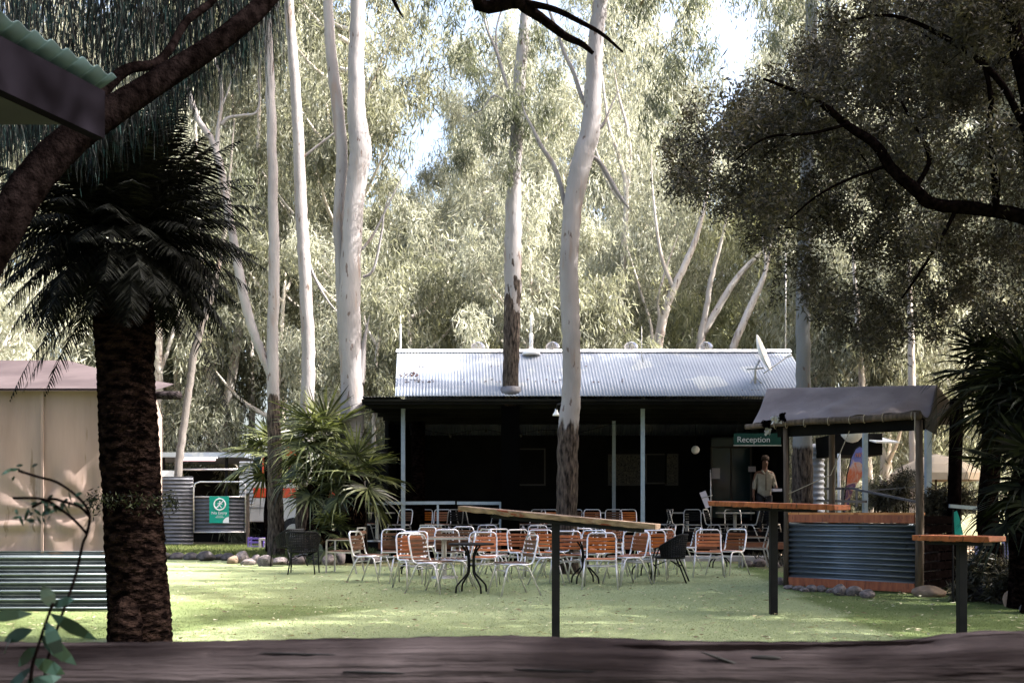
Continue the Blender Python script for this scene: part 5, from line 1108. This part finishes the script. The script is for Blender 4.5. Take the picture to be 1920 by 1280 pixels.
b4 = copy_tree(b1); tag(put(b4, 768, 1066, 10), 'dark table behind the bright orange chair at left')
b5 = copy_tree(b1); tag(put(b5, 1352, 1058, 10), 'dark table leg set behind the lone orange chair at right')
b6 = copy_tree(b1); tag(put(b6, 588, 1048, 10), 'dark table between the black tub chairs and the palms')
def sqtable(label, m_top, w_=.8, d_=.8, h=.72):
    t = thing('square_table', label, 'table', group='square metal edged tables'); mb = MB()
    for k in range(7): mb.box((0, -d_ / 2 + .06 + k * (d_ - .12) / 6, h), (w_ - .04, .09, .018))
    mb.build('tabletop', m_top, t); mb = MB()
    for a, b_ in (((-w_ / 2, -d_ / 2), (w_ / 2, -d_ / 2)), ((w_ / 2, -d_ / 2), (w_ / 2, d_ / 2)), ((w_ / 2, d_ / 2), (-w_ / 2, d_ / 2)), ((-w_ / 2, d_ / 2), (-w_ / 2, -d_ / 2))): mb.beam((*a, h - .005), (*b_, h - .005), .025, .035)
    mb.build('edge', m_alu_d, t)
    for k in (-1, 1): MB().tube([(k * .02, 0, h), (k * .02, 0, .06)], .025, 8).build('leg', m_alu_d, t)
    MB().lathe((0, 0, 0), [(.26, 0), (.25, .03), (.06, .05)], 18).build('foot', m_alu_d, t); return t
s1 = sqtable('square slatted table behind the left hand chairs', m_slat_b); put(s1, 832, 1072, 6)
s2 = copy_tree(s1); tag(put(s2, 850, 1050, 0), 'reddish square table in the back row behind the bistro table')
s3 = copy_tree(s1); tag(put(s3, 706, 1000, 0, DZ), 'metal table on the deck left of the first steel post')
s4 = copy_tree(s1); tag(put(s4, 1290, 990, 0, DZ), 'dark table on the deck below the globe lamp')
s5 = copy_tree(s1); tag(put(s5, 1380, 996, 0, DZ), 'dark table on the deck under the right bar table top')
s6 = copy_tree(s1); tag(put(s6, 1120, 988, 0, DZ), 'dim table on the deck right of the big leaning gum')
for px_, py_, lab in ((883, 1100, 'small pale paper napkin on the black bistro table'), (1098, 1082, 'small pale paper napkin on the brown topped round table')):
    g_ = G(px_, py_); o = MB().box((g_.x + .06, g_.y + .10, .733), (.12, .12, .006)).build('napkin', m_paper); tag(o, lab, 'napkin')
# menu stand
ms = thing('menu_stand', 'leaning white menu sheet on a thin stand on the deck', 'menu stand', P(1330, 1000, YE + 1.4)); ms.location.z = DZ; Ym = YE + 1.4
a = P(1323, 936, Ym); MB().box(a, (.16, .01, .42), Matrix.Rotation(R(22), 3, 'Y').inverted()).build('sheet', m_paper, ms); mb = MB(); mb.tube([P(1332, 880, Ym + .05), P(1333, 958, Ym + .05), P(1333, 1005, Ym + .05)], .012, 6); mb.tube([P(1316, 933, Ym - .02), P(1336, 928, Ym - .02)], .01, 6); mb.build('stand', m_alu_d, ms, smooth=True)

# ------------------------------------------------------------------ bar tables
def bartable(label, px, pyb, zt, a, b_, ya, yb, mtop, seed, pw=.08, post_to=None, th=.05, depth=.34):
    Yb = CZ * F / (pyb - HZ); x = P(px, 0, Yb).x; t = thing('bar_table', label, 'bar table', (x, Yb, 0), group='slab topped bar tables')
    rr = random.Random(seed); A = P(*a, ya); B = P(*b_, yb); u = (B - A); L = u.length; u.normalize(); v = Vector((-u.y, u.x, 0)).normalized(); nn_ = u.cross(v)
    mb = MB(); n_ = 30; top = []
    for i in range(n_ + 1):
        t_ = i / n_; c_ = A + u * L * t_; w0 = depth / 2 * (.75 + .25 * math.sin(math.pi * min(1, t_ * 1.2 + .1))) ; e = rr.uniform(-.008, .008); thk = th * (1 + rr.uniform(-.12, .12))
        for vv in (c_ - v * (w0 + e), c_ + v * (w0 - e), c_ + v * (w0 - e) - nn_ * thk, c_ - v * (w0 - .02) - nn_ * thk): mb.v.append(tuple(vv))
    for i in range(n_):
        for j in range(4): mb.f.append((i * 4 + j, (i + 1) * 4 + j, (i + 1) * 4 + (j + 1) % 4, i * 4 + (j + 1) % 4))
    mb.f.append((0, 1, 2, 3)); mb.f.append((n_ * 4 + 3, n_ * 4 + 2, n_ * 4 + 1, n_ * 4))
    mb.build('tabletop', mtop, t, bevel=.004)
    tt = ((Vector((x, Yb, 0)) - A).dot(u)) / L; tz = (A + u * L * tt).z - th
    MB().beam((x, Yb, -.1), (x, Yb, tz), pw, pw).build('post', m_black, t, bevel=.004)
    C_ = A + u * L * max(.1, tt - .38) - nn_ * (th + .02); D_ = A + u * L * min(.95, tt + .38) - nn_ * (th + .02); MB().beam(C_, D_, .16, .035).build('bracket', m_black, t)
    return t
bartable('tilted bar table with a weathered slab top in the middle', 1042, 1201, 1.1, (868, 948), (1234, 982), 9.5, 8.9, m_slabwood, 1, .072)
bartable('bar table with a reddish live edge top before the stall', 1450, 1152, 1.2, (1345, 939), (1580, 946), 11.8, 10.6, m_redwood, 2, .085, th=.055, depth=.45)
bartable('low bar table with an orange edged top at the right', 1803, 1197, 1.0, (1728, 1002), (1870, 1005), 9.6, 9.0, m_redwood, 3, .075, th=.05, depth=.42)

# ------------------------------------------------------------------ bar stall
PL = G(1474, 1099); PR = G(1724, 1114); u = (PR - PL); Lc = u.length; u.normalize(); nb_ = Vector((-u.y, u.x, 0))   # nb_ points away from the camera
if nb_.y < 0: nb_ = -nb_
st = thing('bar_stall', 'rustic bar stall with a mauve canvas roof and corrugated counter', 'bar stall', (PL + PR) / 2)
zc = 1.155
MB().corr(PL + Vector((0, 0, .14)) + nb_ * .02, u, (0, 0, 1), Lc, zc - .14 - .14, .082, .026).build('counter_panel', m_counter_iron, st, smooth=True, solid=.003)
MB().beam(PL + u * .06 + Vector((0, 0, zc - .075)) - nb_ * .015, PR - u * .06 + Vector((0, 0, zc - .075)) - nb_ * .015, .04, .12).build('top_board', m_redwood, st, bevel=.004)
MB().beam(PL + u * .06 + Vector((0, 0, .09)) - nb_ * .015, PR - u * .06 + Vector((0, 0, .09)) - nb_ * .015, .04, .13).build('bottom_board', m_redwood, st, bevel=.004)
MB().beam(PL + u * .05 + nb_ * .16 + Vector((0, 0, zc)), PR - u * .06 + nb_ * .16 + Vector((0, 0, zc)), .38, .035).build('counter_top', m_orangewood, st, bevel=.006)
for q_, hh, ww in ((PL, 2.52, .075), (PR, 2.5, .10)): MB().tube([q_ + Vector((0, 0, -.05)), q_ + Vector((.005, 0, 1.2)), q_ + Vector((-.01, 0, hh))], [ww * .62, ww * .56, ww * .5], 10, rough=.05).build('post', m_postwood, st, smooth=True)
RLb, RRb = PL + nb_ * 1.5, PR + nb_ * 1.3
MB().tube([RLb, RLb + Vector((0, 0, 2.9))], .05, 10).build('post', m_postwood, st, smooth=True); MB().tube([RRb - u * .05, RRb + u * .02 + Vector((0, 0, 2.9))], .10, 12, rough=.05).build('post', m_darkbark, st, smooth=True)
mb = MB()
for k in range(8): mb.box(PR + nb_ * .75 + Vector((0, 0, .12 + k * .135)), (.025, 1.3, .115), Matrix.Rotation(math.atan2(-nb_.x, nb_.y), 3, 'Z'))
mb.build('side_boards', m_darkbark, st)
mb = MB()
for k in range(8): mb.box((PL + PR) / 2 + nb_ * 1.5 + Vector((0, 0, .12 + k * .09)), (Lc, .025, .08), Matrix.Rotation(math.atan2(u.y, u.x), 3, 'Z'))
mb.build('back_boards', m_postwood, st)
zb_ = 2.56; A = PL - u * .68 + Vector((0, 0, zb_)); B = PR + u * .05 + Vector((0, 0, zb_)); fo = -nb_ * .08
mb = MB(); p_, q_ = smoothpath([(A + fo, .042), (A + (B - A) * .35 + fo + Vector((0, 0, .02)), .048), (A + (B - A) * .7 + fo, .052), (B + fo, .055)], 6); mb.tube(p_, q_, 12, rough=.05); mb.build('front_beam', m_postwood, st, smooth=True)
MB().beam(A + nb_ * .06 + u * .5 + Vector((0, 0, -.10)), B + nb_ * .06 + Vector((0, 0, -.12)), .04, .17).build('front_lintel', m_darkwall, st)
# canvas: ridge line measured, sagging, creased
ra, rb = P(1438, 728, 17.2), P(1757, 722, 15.9)
mb = MB(); nu_, nv_ = 70, 26; fa, fb = A + fo + u * .12 + Vector((0, 0, .045)), B + fo + Vector((0, 0, .055)); rr = random.Random(5)
for j in range(nv_ + 1):
    t_ = j / nv_
    for i in range(nu_ + 1):
        s_ = i / nu_; lo_ = fa + (fb - fa) * s_; hi_ = ra + (rb - ra) * s_; p = lo_.lerp(hi_, t_)
        sag = (.06 + .30 * s_ ** 3) * math.sin(math.pi * t_)
        crease = .05 * max(0, math.sin((s_ * 5.2 - t_ * 1.5) * 4.2 + .6 * math.sin(t_ * 3))) * (.2 + .8 * s_) * math.sin(math.pi * min(1, t_ + .1)) + .012 * math.sin(s_ * 40 + t_ * 6) * (1 - t_)
        p.z -= sag - crease; mb.v.append(tuple(p))
for j in range(nv_):
    for i in range(nu_): a = j * (nu_ + 1) + i; mb.f.append((a, a + 1, a + nu_ + 2, a + nu_ + 1))
k0 = len(mb.v); back = Vector((0, 0, -.55)) + nb_ * 1.3
for i in range(nu_ + 1): mb.v.append(tuple(Vector(mb.v[nv_ * (nu_ + 1) + i]) + back))
for i in range(nu_): a = nv_ * (nu_ + 1) + i; mb.f.append((a, a + 1, k0 + i + 1, k0 + i))
mb.build('canvas_roof', m_stallroof, st, smooth=True, solid=.004)
mb = MB(); e1 = [Vector(mb_) for mb_ in [tuple((fb).lerp(rb, t_) - Vector((0, 0, .27 * math.sin(math.pi * t_)))) for t_ in np.linspace(0, 1, 12)]]
vs = e1 + [B + Vector((0, 0, -.1)), RRb + Vector((0, 0, 2.4))]
k_ = len(e1); mb.add(e1 + [Vector((p.x, p.y, 2.40)) for p in e1], [(i, i + 1, k_ + i + 1, k_ + i) for i in range(k_ - 1)]); mb.build('canvas_end', m_soffit, st)
mb = MB(); rr = random.Random(9)
for s_ in (.18, .25, .36, .5, .62, .7, .8, .95):
    c_ = A + (B - A) * s_ + fo; ring = [c_ + Vector((0, 0, 0)) + (nb_ * math.cos(t) + Vector((0, 0, 1)) * math.sin(t)) * .06 + u * .03 * math.sin(t * .5) for t in np.linspace(0, 6.28, 13)]; mb.tube(ring, .006, 5)
c_ = B + fo - u * .05; mb.tube([c_ - nb_ * .07 + Vector((0, 0, .03)), c_ - nb_ * .08 + Vector((0, 0, -.2)), c_ - nb_ * .08 + u * .01 + Vector((0, 0, -.36))], .007, 5)
mb.tube([PL + Vector((0, 0, 1.45)), (PL + PR) / 2 + u * -.3 + Vector((0, 0, 1.75)), (PL + PR) / 2 + Vector((0, 0, 2.4))], .007, 5); mb.build('rope', m_rope, st, smooth=True)
# crumpled rag on the beam
rg = thing('rag', 'crumpled dark and white rag hanging on the stall beam end', 'rag', A + u * .35)
def rag(mbx, c_, s_, n_=9, seed=1, st_=(1, 1, 1)):
    r_ = random.Random(seed); k0 = len(mbx.v)
    for i in range(n_ + 1):
        for j in range(n_ + 1): mbx.v.append((c_[0] + (i / n_ - .5) * s_ * st_[0] + r_.gauss(0, .012), c_[1] + r_.gauss(0, .022), c_[2] + (j / n_ - .5) * s_ * st_[2] + r_.gauss(0, .012)))
    for i in range(n_):
        for j in range(n_): a = k0 + i * (n_ + 1) + j; mbx.f.append((a, a + 1, a + n_ + 2, a + n_ + 1))
mb = MB(); rag(mb, P(1455, 787, 15.6), .13, seed=3, st_=(1.2, 1, .8)); mb.build('pale_cloth', m_cloth, rg, smooth=True); mb = MB(); rag(mb, P(1439, 806, 15.9), .12, seed=4, st_=(.8, 1, 1.2)); mb.build('pale_cloth', m_cloth, rg, smooth=True)
mb = MB(); rag(mb, P(1467, 782, 15.55), .13, seed=7, st_=(.8, 1, 1)); mb.build('dark_cloth', m_darkbark, rg, smooth=True); mb = MB(); rag(mb, P(1444, 795, 15.85), .18, seed=8, st_=(1.4, 1, .7)); mb.build('dark_cloth', m_darkbark, rg, smooth=True)

# ------------------------------------------------------------------ yard seen through and right of the stall
wt = thing('water_tank', 'striped corrugated water tank left of the feather flag', 'water tank', (P(1520, 0, 25).x, 25, 0)); Yk = 25; xk = P(1522, 0, Yk).x
prof = [(.30 + .018 * math.sin(k * math.pi / 4), k * .018) for k in range(0, 150)]
MB().lathe((xk, Yk, 0), prof, 28).build('tank', m_galv, wt, smooth=True); MB().lathe((xk, Yk, 2.68), [(.31, 0), (.22, .14), (.08, .2)], 24).build('lid', m_galv, wt, smooth=True)
sh_ = thing('walkway_shelter', 'small shelter with grey steel posts behind the bar stall', 'shelter', (P(1600, 0, 24).x, 24, 0))
for px_, Yq, w_, mm_ in ((1553, 24.5, .05, m_alu), (1561, 24.5, .11, m_bluepost), (1622, 20.5, .09, m_bluepost), (1740, 20.5, .11, m_bluepost)): MB().beam((P(px_, 0, Yq).x, Yq, 0), (P(px_, 0, Yq).x, Yq, 2.95), w_, w_).build('post', mm_, sh_)
mb = MB(); mb.box((P(1590, 0, 24).x, 24, 2.75), (1.1, 1.5, .5)); mb.build('roof', m_darkwall, sh_); mb = MB(); mb.beam(P(1622, 818, 24), P(1665, 829, 23), .6, .03); mb.build('roof_edge', m_white, sh_)
mb = MB(); mb.beam(P(1530, 938, 20.4), P(1625, 940, 20.4), .05, .05); [mb.beam(P(px_, 914, 20.4), P(px_, 950, 20.4), .04, .04) for px_ in (1580, 1606)]; mb.beam(P(1545, 916, 20.4), P(1600, 915, 20.4), .04, .05); mb.beam(P(1592, 914, 20.4), P(1725, 942, 17.5), .03, .04); mb.beam(P(1620, 920, 20.6), P(1720, 912, 20.6), .03, .03); mb.build('handrail', m_galv_g, sh_)
MB().tube([P(1573, 850, 22), P(1573.5, 940, 22), P(1574, 1020, 22)], .035, 10).build('pipe', m_white, sh_, smooth=True)
wd_ = MB(); c_ = P(1598, 800, 22.5); wd_.lathe(c_, [(.001, -.36), (.12, -.33), (.24, -.2), (.28, 0)], 18); o = wd_.build('hanging_dish', m_white, None, smooth=True); tag(o, 'white bowl shaped dish under the shelter roof above the flag', 'dish')
# feather flag
Yq = 21.5; ff = thing('feather_flag', 'blue and orange feather flag seen through the stall opening', 'flag', P(1592, 1040, Yq)); ff.location.z = 0
mflag = bpy.data.materials.new('flag print'); mflag.use_nodes = True; n = mflag.node_tree; b = n.nodes['Principled BSDF']; b.inputs['Roughness'].default_value = .8
tc = n.nodes.new('ShaderNodeTexCoord'); sep = n.nodes.new('ShaderNodeSeparateXYZ'); n.links.new(tc.outputs['Object'], sep.inputs[0])
wv = n.nodes.new('ShaderNodeTexNoise'); wv.inputs['Scale'].default_value = 3.2; wv.inputs['Detail'].default_value = 3; wv.inputs['Distortion'].default_value = 1.6; n.links.new(tc.outputs['Object'], wv.inputs[0])
ad = n.nodes.new('ShaderNodeMath'); ad.operation = 'MULTIPLY_ADD'; n.links.new(wv.outputs[0], ad.inputs[0]); ad.inputs[1].default_value = 1.1; n.links.new(sep.outputs[2], ad.inputs[2])
cr = n.nodes.new('ShaderNodeValToRGB'); e = cr.color_ramp.elements; mr = n.nodes.new('ShaderNodeMapRange'); n.links.new(ad.outputs[0], mr.inputs[0]); mr.inputs[1].default_value = 1.3; mr.inputs[2].default_value = 3.2
e[0].position = .0; e[0].color = (.06, .04, .14, 1); e[1].position = 1; e[1].color = (.16, .18, .5, 1)
for ps, cc_ in ((.28, (.08, .05, .2, 1)), (.36, (.62, .33, .22, 1)), (.44, (.12, .05, .14, 1)), (.52, (.7, .42, .3, 1)), (.62, (.65, .14, .05, 1)), (.72, (.62, .42, .36, 1)), (.80, (.18, .2, .5, 1))): x_ = e.new(ps); x_.color = cc_
n.links.new(mr.outputs[0], cr.inputs[0]); n.links.new(cr.outputs[0], b.inputs['Base Color'])
out2 = [(1581, 960), (1584, 925), (1589, 890), (1596, 858), (1604, 842), (1612, 837), (1619, 841), (1623, 856), (1622, 875), (1616, 892), (1608, 905), (1600, 918), (1594, 935), (1590, 955)]
vs = [P(a, b_, Yq) for a, b_ in out2]; mid = [i for i in range(len(vs))]
mb = MB(); mb.add(vs, [tuple(range(len(vs)))]); mb.build('banner', mflag, ff, solid=.006)
mb = MB(); mb.tube([P(1580, 1035, Yq), P(1581, 960, Yq), P(1588, 890, Yq), P(1596, 857, Yq), P(1604, 841, Yq), P(1612, 836, Yq), P(1619, 840, Yq)], .012, 6); mb.build('pole', m_black, ff, smooth=True)
mb = MB(); m_sal = M('salmon print', (.7, .3, .2), None, rough=.8)
for pts_ in (([1604, 1605, 1608, 1609], [856, 849, 856, 849]), ([1611, 1612, 1614], [856, 848, 855]), ([1616, 1617, 1619], [848, 855, 848])): mb.tube([P(a, b_, Yq - .02) for a, b_ in zip(*pts_)], .010, 5)
mb.build('lettering', m_sal, ff)
# beige parasol
um = thing('market_umbrella', 'beige market umbrella in the yard behind the stall right post', 'umbrella', (P(1755, 0, 24).x, 24, 0)); c_ = P(1755, 862, 24)
mb = MB(); k0 = 0; nn_ = 8; mb.v.append(tuple(c_ + Vector((0, 0, .15)))); rings = [(.35, .06), (.75, -.12), (1.05, -.33), (1.07, -.50)]
for r_, dz in rings:
    for j in range(nn_): t = j * 2 * math.pi / nn_ + .3; mb.v.append(tuple(c_ + Vector((math.cos(t) * r_, math.sin(t) * r_, dz))))
for j in range(nn_): mb.f.append((0, 1 + j, 1 + (j + 1) % nn_))
for i in range(3):
    for j in range(nn_): mb.f.append((1 + i * nn_ + j, 1 + i * nn_ + (j + 1) % nn_, 1 + (i + 1) * nn_ + (j + 1) % nn_, 1 + (i + 1) * nn_ + j))
mb.build('canopy', m_beigefab, um); MB().tube([(c_.x, c_.y, 0), (c_.x, c_.y, c_.z + .15)], .03, 8).build('pole', m_postwood, um)
# shrubs behind the stall
def shrub(label, px, py, Yq, rpx, lm, n_=5, dens=700, L=.12, W=.02):
    c0 = P(px, py, Yq); t = thing('shrub', label, 'shrub', (c0.x, c0.y, 0)); rr = random.Random(int(px)); r = rpx * Yq / F; cs = [c0 + Vector((rr.uniform(-r, r), rr.uniform(-r, r) * .6, rr.uniform(-r * .8, r * .6))) for k in range(n_)]
    mb = MB()
    for c in cs: mb.tube([(c0.x, c0.y, 0), Vector((c0.x, c0.y, 0)).lerp(c, .6) + Vector((.03, 0, .05)), c], [.02, .014, .006], 5)
    mb.build('stem', m_darkbark, t); p, q = clump_pts(cs, [r * .62] * n_, dens, (1, 1, 1), 9, .3); leafmesh('leaves', p, L, W, lm, t, clumprnd=q, droop=.4, spread=.9)
shrub('dark hedge like shrub between the flag and the umbrella', 1690, 930, 21, 38, lf_dark, 8); shrub('grey green shrub under the umbrella edge', 1655, 925, 23, 30, lf_gum, 6); shrub('dark shrub behind the low right bar table', 1770, 960, 15.5, 40, lf_dark, 8)
shrub('dark undergrowth clump right of the counter side boards', 1840, 1075, 13.2, 38, lf_dark, 8); shrub('low dark shrub at the right edge behind the rocks', 1905, 1085, 12.8, 36, lf_dark, 8)
shrub('pale weeping shrub beside the striped tank', 1600, 935, 26, 26, lf_bg, 5)
# rail + mesh fence at the right
hr = thing('steel_handrail', 'pale steel handrail at the far right behind the palms', 'handrail', P(1900, 1040, 14.5)); hr.location.z = 0; Yq = 14.5
mb = MB(); mb.beam(P(1780, 948, Yq), P(1906, 958, Yq), .04, .05); mb.beam(P(1901, 958, Yq), P(1901, 1030, Yq), .05, .05); mb.build('rail', m_bluepost, hr)
fn = thing('mesh_fence', 'low black wire mesh fence behind the right bar table', 'fence', P(1860, 1075, 14.2)); Yq = 14.2; mb = MB()
fn.location.z = 0
for k in range(30): mb.tube([P(1808 + k * 5, 1022, Yq), P(1808 + k * 5, 1072, Yq)], .004, 4)
for k in range(9): mb.tube([P(1808, 1023 + k * 6, Yq), P(1955, 1023 + k * 6, Yq)], .004, 4)
mb.build('mesh', m_black, fn); mb = MB(); [mb.tube([P(px_, 1018, Yq), Vector((P(px_, 0, Yq).x, Yq, 0))], .02, 6) for px_ in (1808, 1880, 1952)]; mb.build('post', m_black, fn)
m_bl = M('blue plastic', (.10, .11, .24), None, rough=.5)
for px_, lab in ((1846, 'small blue violet seat behind the mesh fence on the left'), (1897, 'small blue violet seat behind the mesh fence on the right')):
    t = thing('child_seat', lab, 'seat', (P(px_, 0, 16.5).x, 16.5, 0), group='small blue seats behind the mesh fence'); c_ = t.location; MB().box((c_.x, 16.5, .42), (.24, .22, .03)).build('seat', m_bl, t, bevel=.006); MB().box((c_.x, 16.6, .58), (.24, .03, .28)).build('backrest', m_bl, t, bevel=.006)
    for a, b_ in ((-.1, -.09), (.1, -.09), (-.1, .09), (.1, .09)): MB().tube([(c_.x + a, 16.5 + b_, .41), (c_.x + a * 1.2, 16.5 + b_ * 1.2, 0)], .012, 6).build('leg', m_alu_d, t)
tf = thing('teal_flag', 'narrow teal banner standing behind the low right bar table', 'flag', P(1793, 1040, 12.9)); Yq = 12.9; tf.location.z = 0
mb = MB(); mb.add([P(a, b_, Yq) for a, b_ in ((1788, 960), (1794, 957), (1799, 970), (1806, 1002), (1790, 1002))], [(0, 1, 2, 3, 4)]); mb.build('banner', M('teal cloth', (.03, .45, .36), None, rough=.7), tf, solid=.005); MB().tube([P(1787, 955, Yq), Vector((P(1787, 0, Yq).x, Yq, 0))], .01, 6).build('pole', m_black, tf)

# ------------------------------------------------------------------ man standing at reception
Ym = YE + 1.9; ZF = .62
mx_ = P(1433, 0, Ym).x; man = thing('person', 'man in a khaki shirt standing by the reception door', 'person', (mx_, Ym, ZF))
MH = CZ + (HZ - 857) * Ym / F - ZF
def skin(name, verts, edges, radii, m, parent, sub=2):
    me = bpy.data.meshes.new(name); me.from_pydata([Vector(v) for v in verts], edges, []); ob = bpy.data.objects.new(name, me); col.objects.link(ob); ob.parent = parent
    md = ob.modifiers.new('skin', 'SKIN'); md.use_smooth_shade = True
    for i, r in enumerate(radii): me.skin_vertices[0].data[i].radius = (r, r) if not hasattr(r, '__len__') else r
    me.skin_vertices[0].data[0].use_root = True
    s2 = ob.modifiers.new('sub', 'SUBSURF'); s2.levels = sub; s2.render_levels = sub; me.materials.append(m); return ob
k = MH / 1.80
def S(*p): return tuple(c * k for c in p)
V_ = [S(0, 0, .95), S(0, 0, 1.15), S(0, -.01, 1.38), S(0, -.02, 1.50), S(0, -.03, 1.57), S(.01, -.05, 1.66), S(.01, -.05, 1.74),
      S(-.19, 0, 1.43), S(-.24, .02, 1.17), S(-.27, -.06, .93), S(-.27, -.09, .84), S(.19, 0, 1.43), S(.25, .0, 1.18), S(.24, -.2, 1.06), S(.20, -.28, 1.04),
      S(-.10, 0, .88), S(-.11, 0, .48), S(-.12, .02, .08), S(-.12, -.12, .04), S(.10, 0, .88), S(.11, 0, .48), S(.12, .02, .08), S(.13, -.12, .04)]
E_ = [(0, 1), (1, 2), (2, 3), (3, 4), (4, 5), (5, 6), (2, 7), (7, 8), (8, 9), (9, 10), (2, 11), (11, 12), (12, 13), (13, 14), (0, 15), (15, 16), (16, 17), (17, 18), (0, 19), (19, 20), (20, 21), (21, 22)]
R_ = [(.15, .11), (.145, .11), (.16, .11), .06, .058, (.078, .095), (.06, .075), .058, .045, .03, .034, .058, .045, .03, .034, .08, .06, .042, .035, .08, .06, .042, .035]
body = skin('body', V_, E_, [tuple(x * k for x in r) if hasattr(r, '__len__') else r * k for r in R_], m_skin, man)
skin('shirt', [S(0, 0, .80), S(0, 0, 1.10), S(0, -.01, 1.36), S(0, -.015, 1.45), S(-.165, 0, 1.41), S(-.225, .02, 1.19), S(-.25, -.03, 1.02), S(.165, 0, 1.41), S(.235, 0, 1.19), S(.235, -.13, 1.09)], [(0, 1), (1, 2), (2, 3), (2, 4), (4, 5), (5, 6), (2, 7), (7, 8), (8, 9)],
     [(.19 * k, .15 * k), (.175 * k, .14 * k), (.165 * k, .125 * k), (.08 * k, .07 * k), .068 * k, .060 * k, .05 * k, .074 * k, .062 * k, .05 * k], m_shirt, man)
skin('trousers', [S(0, 0, 1.0), S(-.10, 0, .86), S(-.11, 0, .48), S(-.12, .02, .10), S(.10, 0, .86), S(.11, 0, .48), S(.12, .02, .10)], [(0, 1), (1, 2), (2, 3), (0, 4), (4, 5), (5, 6)], [(.165 * k, .12 * k), .10 * k, .075 * k, .06 * k, .10 * k, .075 * k, .06 * k], m_trousers, man)
def local(mb, name, m, parent, smooth=True):
    ob = mb.build(name, m, None, smooth=smooth); ob.parent = parent; return ob
mb = MB(); mb.lathe(Vector(S(.01, -.03, 1.775)), [(.09 * k, -.045 * k), (.094 * k, 0), (.082 * k, .04 * k), (.05 * k, .066 * k), (.001, .074 * k)], 16); local(mb, 'hair', m_hair, man)
mb = MB(); mb.tube([S(.01, -.135, 1.69), S(.01, -.155, 1.66), S(.01, -.14, 1.652)], [.01 * k, .016 * k, .01 * k], 6); local(mb, 'nose', m_skin, man)
mb = MB(); [mb.lathe(Vector(S(.01 + s_ * .032, -.132, 1.695)), [(.001, -.012 * k), (.014 * k, 0), (.001, .012 * k)], 8) for s_ in (-1, 1)]; mb.tube([S(-.02, -.136, 1.622), S(.04, -.136, 1.622)], .005 * k, 5); local(mb, 'face_features', m_hair, man)
mb = MB(); mb.beam(S(0, -.148, 1.40), S(0, -.155, 1.02), .025 * k, .008 * k); local(mb, 'placket', M('shirt seam', (.11, .085, .06), None, rough=.9), man)
mb = MB(); [mb.beam(S(s_ * .012, -.12, 1.40), S(s_ * .075, -.075, 1.49), .03 * k, .035 * k) for s_ in (-1, 1)]; local(mb, 'collar', m_shirt, man)
def hand(tip, dirn, sidev, s=1):
    mb = MB(); tip = Vector(tip); d = Vector(dirn).normalized(); sd_ = Vector(sidev).normalized(); nn_ = d.cross(sd_)
    mb.box(tip + d * .045 * k, (.01, .01, .01)); 
    for i, (o_, L) in enumerate(((-.03, .065), (-.01, .075), (.01, .07), (.03, .055))):
        b0 = tip + sd_ * o_ * k; mb.tube([b0, b0 + d * .07 * k, b0 + d * (.07 + L * .5) * k + nn_ * .012 * k, b0 + d * (.07 + L) * k + nn_ * .035 * k], [.012 * k, .011 * k, .009 * k, .007 * k], 6)
    mb.tube([tip + sd_ * -.03 * k, tip + sd_ * -.06 * k + d * .03 * k, tip + sd_ * -.065 * k + d * .07 * k], [.012 * k, .011 * k, .008 * k], 6); return mb
local(hand(S(-.27, -.085, .86), (0, -.15, -1), (0, 1, 0)), 'hand', m_skin, man); local(hand(S(.22, -.25, 1.05), (-.3, -1, -.05), (1, 0, 0)), 'hand', m_skin, man)
cup = MB().box(Vector((mx_, Ym, ZF)) + Vector(S(.20, -.36, 1.02)), (.22, .16, .07)).build('papers', m_paper, None); tag(cup, 'white folded papers held in front of the khaki shirted man', 'papers')
